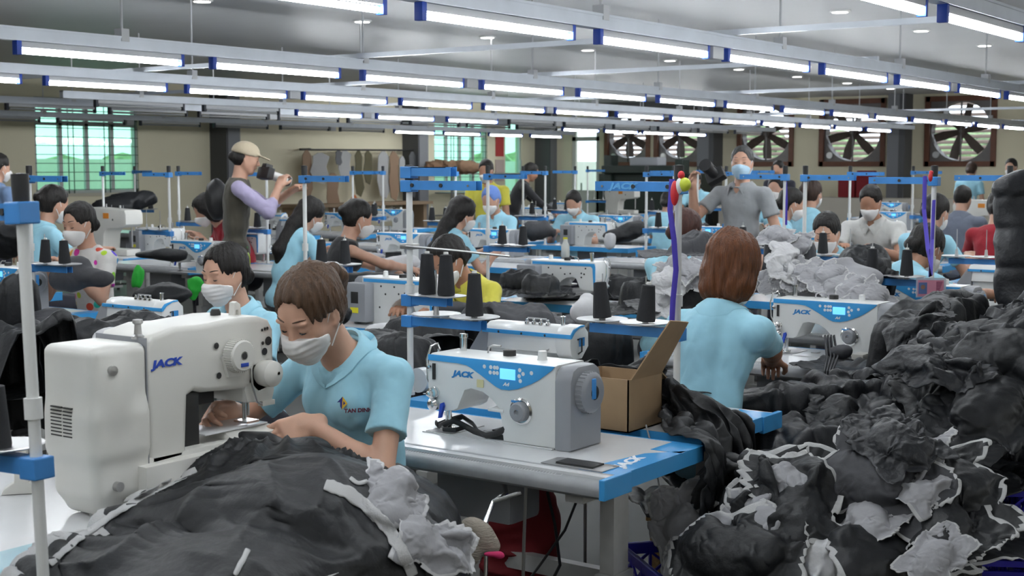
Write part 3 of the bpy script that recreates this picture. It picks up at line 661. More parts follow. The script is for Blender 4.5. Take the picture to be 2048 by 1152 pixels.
SL = [(66,0,1,'at the far left before the polka-dot blouse',7.0,2),(212,0,1,'with red cap before the left window',14,0),(275,0,1,'right of the left window, far back',17,2),
 (343,0,-1,'tall, left of the man in olive vest',11,0),(362,0,1,'in front of the person in red',13.2,1),(537,0,-1,'in front of the man in olive vest',11.6,2),(612,0,1,'in front of the woman with long brown hair',8.0,2),
 (708,0,1,'before the patterns rack, left one',14.5,2),(768,0,-1,'before the patterns rack with a pink tag',15.5,2),(912,0,-1,'left of the woman with long black hair',13,2),(976,0,1,'in front of the worker in blue hair cover',9.2,2),
 (1046,0,1,'below the man in black leaning over',15,2),(1090,0,-1,'left of mid hall with purple ribbon',14,0),(1149,0,-1,'left of the bright door',17,2),(1174,0,1,'right of the bright door, distant',21,0),(1291,0,1,'just left of the woman with red-brown hair',11.8,2),
 (1393,0,1,'left of the photographer, distant',18,0),(1449,0,1,'in front of the photographer in grey',11.9,2),(1566,0,-1,'right of the photographer, purple ribbon on it',8.8,2),(1606,0,1,'left of the bent woman in white mask',7.9,1),
 (1695,0,1,'left of the worker in white shirt',12.8,1),(1820,0,1,'behind the worker in white shirt, distant',15,1),(1862,0,-1,'above the badge at the right, two large cones',6.4,2),(2012,0,-1,'behind the hanging puffer jacket',7.4,0),(1540,0,-1,'distant, behind the photographer',17,0),(1345,0,-1,'distant, right of the paired fans',16,2)]
SO = {}
for px, _y, d, lab, dist, nc in SL:
    SO[px] = stand2(px, 0, d, lab, nc, dist, tilt=.05 if px in (66,) else 0)
# the very near stand at the left picture edge
_p = atd(88, 1150, 2.55); s_l = put('s-1', (_p.x, _p.y, .765), FP, 'blurred white thread stand with blue arms at the left edge, nearest the camera', 'thread stand', 'thread stands')
s_l.rotation_euler = (.0, -.045, FP)
cone((_p.x-.01, _p.y+.13, .765+.29), 'black thread cone at the left picture edge on the nearest stand')
# ================================================================== smooth solid modelling on a voxel grid (for bodies, clothes, heaps)
def v3(p): return np.array(p, np.float32)
def rotm(rx=0, ry=0, rz=0): return np.array(Euler((rx, ry, rz)).to_matrix(), np.float32)
_rs = np.random.RandomState(7); _G = _rs.rand(32,32,32).astype(np.float32)
def vnoise(P, f, seed=0.0):
    q = P*np.float32(f)+np.float32(seed*7.31+100); i = np.floor(q).astype(np.int32); u = q-i; u = u*u*(3-2*u); i &= 31; j = (i+1) & 31
    x0, y0, z0 = i.T; x1, y1, z1 = j.T; a, b, c = u.T
    def l(p, q_, t): return p+(q_-p)*t
    return l(l(l(_G[x0,y0,z0], _G[x1,y0,z0], a), l(_G[x0,y1,z0], _G[x1,y1,z0], a), b), l(l(_G[x0,y0,z1], _G[x1,y0,z1], a), l(_G[x0,y1,z1], _G[x1,y1,z1], a), b), c)-.5
class Sdf:
    def __init__(s): s.ops = []; s.bb = []
    def _bb(s, *pts, r=0):
        for p in pts: s.bb.append(v3(p)-r); s.bb.append(v3(p)+r)
    def cone(s, a, b, r1, r2=None, k=.02, mode='+', flat=None):
        r2 = r1 if r2 is None else r2; s.ops.append(('c', v3(a), v3(b), r1, r2, k, mode));
        if mode == '+': s._bb(a, b, r=max(r1, r2)+.01)
        return s
    def chain(s, pts, rs, k=.01):
        for i in range(len(pts)-1): s.cone(pts[i], pts[i+1], rs[i], rs[i+1], k)
        return s
    def ell(s, c, r, R=None, k=.02, mode='+'):
        s.ops.append(('e', v3(c), v3(r), R, 0, k, mode))
        if mode == '+': s._bb(c, r=max(r)+.01)
        return s
    def box(s, c, h, R=None, rnd=.005, k=.005, mode='+'):
        s.ops.append(('b', v3(c), v3(h), R, rnd, k, mode))
        if mode == '+': s._bb(c, r=float(np.linalg.norm(h))+.01)
        return s
    def cut(s, p, n, k=.002):
        n = v3(n); s.ops.append(('p', v3(p), n/np.linalg.norm(n), None, 0, k, 'x')); return s
    def noise(s, amp, f, stretch=(1,1,1), ridged=False, seed=0): s.ops.append(('n', amp, f, v3(stretch), seed, 0, 'r' if ridged else 'n')); return s
    def inflate(s, a): s.ops.append(('i', a, 0, 0, 0, 0, '')); return s
    def fn(s, f): s.ops.append(('f', f, 0, 0, 0, 0, '')); return s
    def merge(s, o): s.ops.append(('s', o, 0, 0, 0, .012, '+')); s.bb += o.bb; return s
    def ev(s, P):
        d = np.full(len(P), 9.0, np.float32)
        for o in s.ops:
            t = o[0]
            if t == 'c':
                _, a, b, r1, r2, k, mode = o; ba = b-a; pa = P-a; L2 = float(ba@ba)+1e-9
                h = np.clip((pa@ba)/L2, 0, 1); e = np.linalg.norm(pa-h[:,None]*ba, axis=1)-(r1+(r2-r1)*h)
            elif t in 'eb':
                _, c, r, R, rnd, k, mode = o; q = P-c
                if R is not None: q = q@R
                if t == 'e':
                    k0 = np.linalg.norm(q/r, axis=1); k1 = np.linalg.norm(q/(r*r), axis=1); e = k0*(k0-1)/np.maximum(k1, 1e-6)
                else:
                    w = np.abs(q)-(r-rnd); e = np.linalg.norm(np.maximum(w, 0), axis=1)+np.minimum(w.max(1), 0)-rnd
            elif t == 'p':
                e = (P-o[1])@o[2]; k = o[5]; mode = 'x'
            elif t == 'n':
                _, amp, f, st, seed, _k, m = o; n = vnoise(P*st, f, seed)+.5*vnoise(P*st, f*2.1, seed+3)
                if m == 'r': n = .35-np.abs(n)*1.6
                d = d+np.float32(amp)*n; continue
            elif t == 'i': d = d-o[1]; continue
            elif t == 'f': d = o[1](P, d); continue
            elif t == 's': e = o[1].ev(P); k = .035; mode = '+'
            if mode == '+':
                h = np.maximum(k-np.abs(d-e), 0)/k if k > 0 else 0; d = np.minimum(d, e)-h*h*k*.25
            elif mode == '-':
                e = -e; h = np.maximum(k-np.abs(d-e), 0)/k if k > 0 else 0; d = np.maximum(d, e)+h*h*k*.25
            else: d = np.maximum(d, e)
        return d.astype(np.float32)
    def mesh(s, vox, name='solid', m=None, pad=.02, lo=None, hi=None):
        bb = np.array(s.bb); lo = bb.min(0)-pad if lo is None else v3(lo); hi = bb.max(0)+pad if hi is None else v3(hi)
        B = 12; n = np.ceil((hi-lo)/vox/B).astype(int)*B; g = np.empty(n, np.float32); nb = n//B
        cx = [lo[i]+(np.arange(nb[i])+.5)*B*vox for i in range(3)]
        C = np.stack(np.meshgrid(*cx, indexing='ij'), -1).reshape(-1,3).astype(np.float32)
        dc = s.ev(C).reshape(nb); R = B*vox*.87*1.25+.02
        big = np.repeat(np.repeat(np.repeat(np.where(dc < 0, -1, 1).astype(np.float32), B, 0), B, 1), B, 2); g[:] = big
        act = np.argwhere(np.abs(dc) < R); loc = np.stack(np.meshgrid(*[np.arange(B)]*3, indexing='ij'), -1).reshape(-1,3)
        for c0 in range(0, len(act), 256):
            a = act[c0:c0+256]; idx = (a[:,None,:]*B+loc[None]).reshape(-1,3); P = (lo+idx*vox).astype(np.float32)
            g[idx[:,0], idx[:,1], idx[:,2]] = s.ev(P)
        g[0] = g[-1] = 1; g[:,0] = g[:,-1] = 1; g[:,:,0] = g[:,:,-1] = 1
        return surf(g, lo, vox, name, m)
def surf(g, lo, vox, name, m):
    ins = g < 0; nx, ny, nz = g.shape
    cnt = np.zeros((nx-1,ny-1,nz-1), np.int8)
    for a in (0,1):
        for b in (0,1):
            for c in (0,1): cnt += ins[a:nx-1+a, b:ny-1+b, c:nz-1+c]
    cell = np.argwhere((cnt > 0) & (cnt < 8)); 
    if len(cell) == 0: raise ValueError('empty solid '+name)
    vid = -np.ones(cnt.shape, np.int32); vid[cell[:,0],cell[:,1],cell[:,2]] = np.arange(len(cell))
    acc = np.zeros((len(cell),3)); num = np.zeros(len(cell))
    cs = [(a,b,c) for a in (0,1) for b in (0,1) for c in (0,1)]
    for p in cs:
        for ax in range(3):
            if p[ax]: continue
            q = list(p); q[ax] = 1
            A = g[cell[:,0]+p[0],cell[:,1]+p[1],cell[:,2]+p[2]]; Bv = g[cell[:,0]+q[0],cell[:,1]+q[1],cell[:,2]+q[2]]
            k = (A < 0) != (Bv < 0); t = np.where(k, A/np.where(k, A-Bv, 1), 0); pos = np.tile(np.array(p, float), (len(cell),1)); pos[:,ax] += t
            acc += pos*k[:,None]; num += k
    V = lo+(cell+acc/num[:,None])*vox
    F = []
    for ax in range(3):
        b, c = (ax+1) % 3, (ax+2) % 3
        sl0 = [slice(None)]*3; sl1 = [slice(None)]*3; sl0[ax] = slice(0,-1); sl1[ax] = slice(1,None)
        A = ins[tuple(sl0)]; D = ins[tuple(sl1)]; e = np.argwhere(A != D); e = e[(e[:,b] > 0) & (e[:,c] > 0)]
        e = e[(e[:,b] < g.shape[b]-1) & (e[:,c] < g.shape[c]-1)]
        fl = A[e[:,0],e[:,1],e[:,2]]; off = []
        for db, dc_ in ((-1,-1),(0,-1),(0,0),(-1,0)):
            w = e.copy(); w[:,b] += db; w[:,c] += dc_; off.append(vid[w[:,0],w[:,1],w[:,2]])
        q = np.stack(off, 1); q[~fl] = q[~fl][:, ::-1]; F.append(q)
    F = np.concatenate(F); F = F[(F >= 0).all(1)]
    me = bpy.data.meshes.new(name); me.vertices.add(len(V)); me.vertices.foreach_set('co', V.astype(np.float32).ravel())
    me.loops.add(len(F)*4); me.loops.foreach_set('vertex_index', F.ravel().astype(np.int32))
    me.polygons.add(len(F)); me.polygons.foreach_set('loop_start', (np.arange(len(F))*4).astype(np.int32)); me.polygons.foreach_set('loop_total', np.full(len(F), 4, np.int32))
    me.polygons.foreach_set('use_smooth', np.ones(len(F), bool)); me.update(calc_edges=True)
    if m: me.materials.append(m)
    return me
# ================================================================== people
def skin_mat(name, c): 
    m = mat(name, c, .5, noise=.05, nscale=14, bump=.05, bscale=260); b = m.node_tree.nodes['Principled BSDF']; b.inputs['Subsurface Weight'].default_value = .08; b.inputs['Subsurface Radius'].default_value = (.012,.005,.003); return m
SKIN = skin_mat('skin_light', (.50,.285,.20)); SKIN2 = skin_mat('skin_tan', (.40,.205,.13)); SKIN3 = skin_mat('skin_pale', (.58,.34,.24))
LIP = mat('lip_skin', (.35,.13,.11), .5)
def hair_mat(name, c, c2=None):
    m = mat(name, c, .42, bump=.9, bscale=26, stretch=(9,9,1.0), bdist=.006, noise=.35, nscale=10); m.node_tree.nodes['Principled BSDF'].inputs['Specular IOR Level'].default_value = .32; return m
H_BLACK = hair_mat('hair_black', (.010,.008,.007)); H_BROWN = hair_mat('hair_dark_brown', (.040,.022,.015)); H_AUB = hair_mat('hair_auburn', (.125,.042,.014)); H_RED = hair_mat('hair_red_brown', (.055,.018,.012)); H_LB = hair_mat('hair_light_brown', (.085,.048,.028)); H_GREY = hair_mat('hair_greying', (.05,.05,.05))
def cloth_mat(name, c, bump=.25, bscale=30, rough=.85, noise=.05, bd=.01): return mat(name, c, rough, noise=noise, nscale=14, bump=bump, bscale=bscale, bdist=bd, sheen=.15)
POLO = cloth_mat('sky_blue_polo_cotton', (.33,.62,.75), bscale=900, bump=.12, bd=.002); POLO_T = cloth_mat('polo_trim_navy', (.02,.05,.12))
YEL = cloth_mat('yellow_polo_cotton', (.60,.55,.07)); BLK = cloth_mat('black_knit', (.012,.012,.014)); GREYS = cloth_mat('grey_shirt_cotton', (.27,.28,.29)); WHS = cloth_mat('white_shirt_cotton', (.55,.55,.53))
OLIVE = cloth_mat('olive_vest_cloth', (.065,.058,.042)); LILAC = cloth_mat('lilac_shirt_cotton', (.38,.34,.50)); REDS = cloth_mat('red_shirt_cotton', (.30,.008,.02)); DPUR = cloth_mat('dark_trousers', (.02,.02,.032)); SLATE = cloth_mat('slate_shirt', (.14,.16,.21))
MASK = cloth_mat('white_mask_cloth', (.70,.69,.68), .1, 700); MASKB = cloth_mat('pale_blue_mask', (.42,.60,.74), .1, 700)
KHAKI = cloth_mat('khaki_cap_cloth', (.45,.38,.27)); NETBLUE = cloth_mat('blue_hair_cover', (.12,.22,.55))
EYE = mat('eye_dark', (.01,.008,.008), .2); WHITE_EYE = mat('eye_white', (.6,.58,.55), .3)
DOTS = cloth_mat('polka_dot_cotton', (.6,.58,.56))
def dots_setup():
    nt = DOTS.node_tree; b = nt.nodes['Principled BSDF']; tc = nt.nodes.new('ShaderNodeTexCoord'); vo = nt.nodes.new('ShaderNodeTexVoronoi'); vo.inputs['Scale'].default_value = 15; vo.inputs['Randomness'].default_value = .6
    nt.links.new(tc.outputs['Object'], vo.inputs[0]); mr = nt.nodes.new('ShaderNodeMath'); mr.operation = 'LESS_THAN'; mr.inputs[1].default_value = .36; nt.links.new(vo.outputs['Distance'], mr.inputs[0])
    hs = nt.nodes.new('ShaderNodeHueSaturation'); hs.inputs['Color'].default_value = (.6,.03,.05,1); sp = nt.nodes.new('ShaderNodeSeparateColor'); nt.links.new(vo.outputs['Color'], sp.inputs[0]); nt.links.new(sp.outputs[0], hs.inputs['Hue'])
    mx = nt.nodes.new('ShaderNodeMix'); mx.data_type = 'RGBA'; mx.inputs[6].default_value = (.62,.60,.58,1); nt.links.new(mr.outputs[0], mx.inputs[0]); nt.links.new(hs.outputs[0], mx.inputs[7]); nt.links.new(mx.outputs[2], b.inputs['Base Color'])
dots_setup()
def ik(s, h, l1, l2, hint):
    s, h, hint = Vector(s), Vector(h), Vector(hint); d = h-s; L = min(max(d.length, .08), (l1+l2)*.995); u = d.normalized(); h = s+u*L
    a = (l1*l1-l2*l2+L*L)/(2*L); q = math.sqrt(max(l1*l1-a*a, 0)); p = hint-u*hint.dot(u); p.normalize(); return s+u*a+p*q, h
def hand(S, w, f, n, side, curl=.6, sc=1.0, fr=.0078, detail=True, spread=.0, k=.006):
    """w wrist, f direction of the hand, n direction the palm faces, side +1: thumb lies along f x n"""
    w, f, n = Vector(w), Vector(f).normalized(), Vector(n); n = (n-f*n.dot(f)).normalized(); t = f.cross(n)*side
    R = np.array([[*t],[*f],[*n]], np.float32).T
    S.box(w+f*.048*sc-n*.002, (.038*sc,.048*sc,.0145*sc), R, .013*sc, .012); S.ell(w+f*.03*sc+t*.022*sc+n*.008*sc, (.018*sc,.032*sc,.014*sc), R, .012)
    S.cone(w-f*.03*sc, w+f*.02*sc, .023*sc, .024*sc, .02)
    ls = [.88, 1.0, .94, .76]
    for i in range(4):
        x = (.029-.0195*i)*sc; p = w+f*(.090-.004*abs(i-1.2))*sc+t*x; a = curl*(.75+.12*i); d = f+t*(.10-.07*i)*spread
        seg = [.040, .025, .020]; pts = [p-f*.012*sc]; an = a*.5; q = p; pts.append(q)
        for j in range(3):
            dd = (d*math.cos(an)+n*math.sin(an)).normalized(); q = q+dd*seg[j]*ls[i]*sc; pts.append(q); an += a*(.95 if j == 0 else .6)
        S.chain(pts, [fr*sc*1.12, fr*sc*1.12, fr*sc, fr*sc*.9, fr*sc*.78], k*.5)
    b = w+f*.022*sc+t*.028*sc+n*.006*sc; e1 = b+(f*.72+t*.62+n*.30).normalized()*.040*sc; e2 = e1+(f*.90+t*.05+n*.45).normalized()*.030*sc; e3 = e2+(f*.95-t*.25+n*.4).normalized()*.022*sc
    S.chain([b, e1, e2, e3], [.0135*sc, .0110*sc, .0095*sc, .0080*sc], k)
def head_sdf(S, M, detail):
    """M: 4x4 head frame, x right, y forward, z up, origin at head centre"""
    R = np.array(M.to_3x3(), np.float32); T = lambda x, y, z: M @ Vector((x,y,z))
    S.ell(T(0,-.012,.035), (.073,.092,.083), R, .03)
    S.ell(T(0,.025,-.005), (.064,.066,.085), R, .03)
    S.cone(T(0,.020,-.045), T(0,.052,-.088), .050, .024, .03)
    for s in (-1, 1):
        S.ell(T(s*.038,.052,-.022), (.024,.026,.028), R, .02)
        S.cone(T(s*.052,-.005,-.035), T(s*.030,.040,-.080), .020, .018, .03)
        if detail:
            S.ell(T(s*.031,.098,.004), (.018,.014,.011), R, .010, '-')
            S.ell(T(s*.031,.074,.005), (.0155,.0155,.0125), R, .003)
            S.ell(T(s*.028,.083,.028), (.022,.009,.007), R, .012)
        S.ell(T(s*.074,-.006,-.004), (.007,.017,.031), rotm(0,0,0) if False else np.array((M.to_3x3() @ Euler((-.12,0,s*.35)).to_matrix()), np.float32), .004)
        if detail: S.ell(T(s*.082,-.002,.002), (.004,.009,.018), R, .003, '-'); S.ell(T(s*.074,.001,-.028), (.006,.008,.009), R, .004)
    S.chain([T(0,.084,.015), T(0,.096,-.012), T(0,.104,-.026)], [.006,.008,.0105], .010)
    for s in (-1, 1): S.ell(T(s*.011,.094,-.029), (.008,.009,.007), R, .006)
    S.ell(T(0,.083,-.052), (.020,.012,.009), R, .012)
    return R, T
def person(name_label, pos, heading, seat=True, lean=20, hp=15, hy=0, hr=0, lh=None, rh=None, skin=SKIN, shirt=POLO, hair=H_BLACK, style='pony', mask=True, maskm=MASK, vox=.009, female=True, s=1.0, trousers=DPUR,
           sleeve='short', zseat=.47, curl=.7, extras=None, hn=None, collar=True, wr=.005, lhn=None, rhn=None, handf=None, twist=0, elh=None, group=None, cat='person', hands_detail=True, hshift=(0,0,0), tstep=None, feet=True, headvox=None):
    root = thing('person', name_label, cat, (pos[0], pos[1], pos[2] if len(pos) > 2 else 0), heading-PI/2, group); root.scale = (s,s,s)
    near = vox < .0065
    zp = zseat+.10 if seat else .93; L = math.radians(lean); tw = Matrix.Rotation(math.radians(twist), 3, 'Z')
    up = Vector((0, math.sin(L), math.cos(L))); P0 = Vector((0,0,zp)); P1 = P0+Vector((0,math.sin(L*.5),math.cos(L*.5)))*.19; P2 = P1+up*.19; P3 = P2+Vector((0, math.sin(L*1.15), math.cos(L*1.15)))*.135
    sw = .165 if female else .195; bw = 1.0 if female else 1.12
    Rt = np.array((tw @ Euler((-L,0,0)).to_matrix()), np.float32); Rp = np.array(Euler((-L*.4,0,0)).to_matrix(), np.float32)
    rt = tw @ Vector((1,0,0)); shz = P2+up*.078
    SH = {1: shz+rt*sw, -1: shz-rt*sw}
    # head frame: extends from the neck
    nk = P3+Vector((0, math.sin(L*.9+math.radians(hp)*.35), math.cos(L*.9+math.radians(hp)*.35)))*.085
    Mh = Matrix.Translation(nk+Vector(hshift)) @ Euler((-math.radians(hp), math.radians(hr), math.radians(hy)), 'ZXY' if False else 'XYZ').to_matrix().to_4x4()
    Mh = Matrix.Translation(nk+Vector(hshift)) @ Matrix.Rotation(math.radians(hy),4,'Z') @ Matrix.Rotation(-math.radians(hp),4,'X') @ Matrix.Rotation(math.radians(hr),4,'Y')
    Mh = Mh @ Matrix.Translation((0,.025,.085))
    # arms
    if lh is None: lh = (-.13,.42,zp+.32) if seat else (-.22,.10,.80)
    if rh is None: rh = (.13,.42,zp+.32) if seat else (.22,.10,.80)
    arms = {}
    for sd, h in ((-1, lh), (1, rh)):
        hint = Vector((sd*.55,-.35,-.8)) if (elh is None or elh.get(sd) is None) else Vector(elh[sd]); e, w = ik(SH[sd], h, .275, .245, hint); arms[sd] = (e, w)
    hips = {1: P0+Vector((.085,0,-.02)), -1: P0+Vector((-.085,0,-.02))}
    legs = {}
    for sd in (-1, 1):
        if seat: kn = Vector((sd*.13,.42,zseat+.06)); ft = Vector((sd*.13,.40 if sd > 0 else .50,.07))
        else: kn = Vector((sd*.10,.03,.49)); ft = Vector((sd*.12,-.02 if tstep is None else tstep*sd,.07))
        legs[sd] = (hips[sd], kn, ft)
    # ---- body (one continuous skin)
    B = Sdf()
    B.ell(P2, (.125*bw,.085,.16), Rt, .05); B.ell(P1, (.105*bw,.075,.14), Rp, .05); B.ell(P0, (.135,.09,.11), Rp, .05)
    for sd in (-1, 1):
        e, w = arms[sd]; B.cone(P2+up*.09, SH[sd]-up*.004, .045, .036, .04); B.cone(SH[sd]-up*.004, e, .037*bw, .034*bw, .02); 
        md = e.lerp(w, .3); B.cone(e, md, .034*bw, .035*bw, .015); B.cone(md, w, .035*bw, .023*bw, .015)
        f = (w-e).normalized(); nn = (lhn if sd < 0 else rhn) or (Vector((0,0,-1)) if abs(f.z) < .8 else Vector((-sd,0,0)))
        if handf and handf.get(sd): f = Vector(handf[sd])
        hand(B, w, f, nn, (1 if sd < 0 else -1)*1, curl, 1.0, .0082 if vox < .007 else max(.0095, vox*.85))
        if not near or True:
            a, kn, ft = legs[sd]; B.cone(a, kn, .065, .045, .03); B.cone(kn, ft, .042, .03, .02)
            B.cone(ft+Vector((0,-.03,-.03)), ft+Vector((0,.13,-.045)), .030, .022, .02)
    B.cone(P3-up*.04, Mh @ Vector((0,-.025,-.06)), .056*bw*.95, .051, .035)
    R, T = head_sdf(B, Mh, vox < .0095)
    b = link('body', B.mesh(vox, 'body', skin), root)
    if vox < .0095:
        FM_ = MB(); BR = MB(); MH = Mh
        for sd in (-1, 1):
            BR = MB(); BR.tube([MH @ Vector((sd*(.014+.011*j), .0905-.0022*j*j*.9+.001, .034+.0045*math.sin(j*.8))) for j in range(4)], [.0022,.0034,.0030,.0014], 6, flat=.7); BR.build('eyebrow', hair, root)
            LS = MB(); LS.tube([MH @ Vector((sd*(.0165+.0050*j), .0888-.0010*(j-2.4)**2*1.25, -.001-.0028*math.sin(PI*j/5))) for j in range(6)], [.0010,.0018,.0022,.0024,.0024,.0012], 6); LS.build('lashes', EYE, root)
    # ---- shirt
    S = Sdf(); iw = .014
    S.ell(P2, (.132*bw+iw,.095+iw,.165), Rt, .06); S.ell(P1, (.118*bw+iw,.085+iw,.15), Rp, .06); S.ell(P0+Vector((0,0,-.01)), (.150+iw,.105+iw,.11), Rp, .06)
    if female: 
        for sd in (-1,1): S.ell(P2+tw @ Vector((sd*.062,.075,0))-up*.005, (.052,.045,.052), Rt, .05)
    cut_e = []
    for sd in (-1, 1):
        e, w = arms[sd]; sh = SH[sd]; u = (e-sh).normalized()
        S.cone(P2+up*.100, sh, .060, .047, .05)
        if sleeve == 'short':
            q = sh+u*.17; A = Sdf(); A.cone(sh, q+u*.05, .049*bw, .058*bw, .02); A.cut(q, u); S.merge(A)
        elif sleeve == 'long':
            S.cone(sh, e, .056*bw, .045*bw, .03); S.cone(e, e.lerp(w,.85), .045*bw, .034*bw, .02)
    nkd = (Mh @ Vector((0,-.02,-.06)))-(P3-up*.05); nkd.normalize()
    S.cone(P2+up*.09, P3-up*.005, .080, .053*bw, .04)
    S.cone(P3-up*.03, P3+nkd*.12, .053*bw, .058*bw, .01, '-'); S.cut(P3+nkd*.020, nkd)
    fxx = tw @ Vector((0,1,0))
    if collar: S.cone(P3+fxx*.062+up*.01, P2+up*.070+fxx*.118, .036, .010, .006, '-')
    S.cut(P0+Vector((0,0,-.115)), (0,0,-1))
    if sleeve == 'none':
        for sd in (-1, 1): S.cone(SH[sd]+Vector((sd*.01,0,.04)), SH[sd]+Vector((sd*.05,0,-.10)), .05, .055, .01, '-')
    S.noise(wr*1.6, 11, (1,1,.6), True, 1+len(name_label) % 7); S.noise(wr, 26, (1,1,.5), True, 2)
    st = link('shirt' if shirt not in (OLIVE,) else 'vest', S.mesh(max(vox, .0042), 'shirt', shirt), root)
    if shirt is OLIVE:
        for sd in (-1, 1):
            e, w = arms[sd]; A = Sdf(); A.cone(SH[sd], e, .060, .052, .03); A.cone(e, e.lerp(w, .35), .050, .046, .03); A.noise(.008, 18, (1,1,1), True); link('sleeve', A.mesh(vox, 'sleeve', LILAC), root)
    if collar and sleeve != 'none':
        from mathutils.bvhtree import BVHTree
        bv = BVHTree.FromPolygons([q.co for q in st.data.vertices], [tuple(p.vertices) for p in st.data.polygons])
        cb = MB(); nseg = 28; vs = []; c0 = P3+nkd*.018; zx = nkd; fx = (Vector((0,1,0))-zx*zx.y).normalized(); fx = tw @ fx; sx = fx.cross(zx)
        gap = .36; rr = .060*bw
        def onshirt(dirv, r, lift):
            o_ = c0+dirv*r+zx*.09; h = bv.ray_cast(o_, -zx, .24)[0]
            return (h+zx*lift) if h else c0+dirv*r-zx*.02
        for j in range(nseg+1):
            a = gap+(2*PI-2*gap)*j/nseg; fr = abs(j/nseg-.5)*2; dirv = fx*math.cos(a)+sx*math.sin(a); tip = max(0, (fr-.72)/.28)
            t0 = c0+dirv*(rr-.003)-zx*(.014+.006*fr); t1 = c0+dirv*(rr-.002)+zx*(.020-.016*fr**3); t2 = c0+dirv*(rr+.007)+zx*(.020-.016*fr**3)
            tm = onshirt(dirv, rr+.020, .009); t3 = onshirt((dirv-(sx*math.copysign(1, math.sin(a)))*.35*tip).normalized(), rr+.036+.024*tip, .006)
            if tm.dot(zx) > t2.dot(zx): tm = t2.lerp(t3, .5)
            vs += [t0, t1, t2, tm, t3, t3-zx*.004, tm-zx*.007-dirv*.003]
        fs = [(7*j+i, 7*j+(i+1)%7, 7*j+7+(i+1)%7, 7*j+7+i) for j in range(nseg) for i in range(7)]+[(0,1,2,3,4,5,6), tuple(7*nseg+i for i in (6,5,4,3,2,1,0))]
        cb.add(vs, fs).build('collar', shirt, root, True, 60)
    # ---- trousers
    Tn = Sdf(); Tn.ell(P0+Vector((0,0,-.02)), (.148,.108,.115), Rp, .04)
    for sd in (-1, 1):
        a, kn, ft = legs[sd]; Tn.cone(a, kn, .085, .062, .05); Tn.cone(kn, ft+Vector((0,0,.03)), .060, .048, .03)
    Tn.cut(legs[1][2]+Vector((0,0,.035)), (0,0,-1)); Tn.cut(P0+Vector((0,0,.07)), (0,0,1)); Tn.noise(.006, 14, (1,1,1), True); link('trousers', Tn.mesh(max(vox, .010), 'trousers', trousers), root)
    if feet:
        F_ = MB()
        for sd in (-1, 1):
            ft = legs[sd][2]; sh_ = Sdf(); sh_.cone(ft+Vector((0,-.03,-.032)), ft+Vector((0,.135,-.045)), .037, .028, .03); sh_.cut((0,0,.003), (0,0,-1)); link('shoe', sh_.mesh(max(vox, .009), 'shoe', BLK), root)
    # ---- hair
    Hh = Sdf(); hv = max(vox, .0045)
    if style in ('pony','bun','low','short','long','bob','ponyhigh','netbun','halfup'):
        g = .012 if style not in ('short',) else .010
        if style in ('bob','long'): g = .020
        Hh.ell(T(0,-.016,.040), (.073+g,.094+g,.083+g), R, .02)
        if style == 'short': Hh.ell(T(0,-.045,-.005), (.074,.055,.060), R, .02)
        else: Hh.ell(T(0,-.040,-.015), (.076,.066,.070), R, .03)
        if style == 'bob':
            for (x, y, z, a, b2, c) in [(.062,-.01,-.03,.034,.052,.085),(-.062,-.01,-.03,.034,.052,.085),(0,-.065,-.045,.080,.045,.085),(.05,-.045,-.075,.045,.05,.06),(-.05,-.045,-.075,.045,.05,.06)]: Hh.ell(T(x,y,z), (a,b2,c), R, .03)
        if style == 'long':
            back = P2+Vector((0,-.12,.02)); Hh.chain([T(0,-.075,-.02), T(0,-.10,-.12), back+Vector((0,0,-.02)), back+Vector((0,.0,-.14))], [.070,.062,.055,.030], .03)
        # clear the face, leaving the hairline
        fcz = .0 if style not in ('bob',) else .0
        Hh.ell(T(0,.118,.016), (.074 if style != 'bob' else .052,.072,.092), R, .008, '-')
        Hh.ell(T(0,.085,-.045), (.071 if style != 'bob' else .05,.075,.080), R, .008, '-')
        if style not in ('bob','long'):
            for sd in (-1, 1): Hh.ell(T(sd*.085,.016,-.040), (.034,.046,.058), R, .006, '-')
            Hh.cut(T(0,0,-.085), [-x for x in (Mh.to_3x3() @ Vector((0,0,1)))])
        if style == 'pony': Hh.chain([T(0,-.10,.03), T(0,-.135,.02), T(0,-.150,-.05), T(0,-.135,-.14), T(0,-.12,-.21)], [.024,.030,.036,.028,.008], .012)
        if style == 'ponyhigh': Hh.chain([T(0,-.085,.085), T(0,-.125,.095), T(0,-.165,.02), T(0,-.16,-.09), T(0,-.14,-.20)], [.022,.030,.040,.038,.012], .012)
        if style == 'halfup': Hh.chain([T(0,-.09,.045), T(0,-.125,.045), T(0,-.155,.01), T(0,-.15,-.045)], [.022,.026,.026,.012], .012)
        if style == 'bun': Hh.ell(T(0,-.118,.02), (.040,.034,.040), R, .010)
        if style == 'low': Hh.ell(T(0,-.105,-.035), (.048,.040,.042), R, .014); 
        if style == 'netbun': pass
        def strands(P, d, Ri=np.array(Mh.inverted().to_3x3(), np.float32), c=v3(Mh.translation)):
            q = (P-c)@Ri.T; an = np.arctan2(q[:,0], q[:,1]+.02)*5.5; return d+.0022*np.sin(an*3.1+14*vnoise(q, 9))+.0018*np.sin(an*7.7+9*vnoise(q, 22, 2))+ (0.010 if style in ('bob','long') else .004)*vnoise(q, 24, 5)
        Hh.fn(strands)
        hm = link('hair', Hh.mesh(hv, 'hair', NETBLUE if style == 'netbun' else hair), root)
        if style in ('pony','halfup','low','bun','ponyhigh'):
            MB().M if False else None
            tb = MB(); tb.M = Mh; zc = {'pony': (0,-.112,.03), 'halfup': (0,-.105,.045), 'ponyhigh': (0,-.10,.09), 'bun': (0,-.10,.02), 'low': (0,-.085,-.03)}[style]
            tb.lathe([(.022,0),(.028,-.004),(.028,-.010),(.022,-.014)], 14, zc, 'y').build('hair_tie', BLK, root)
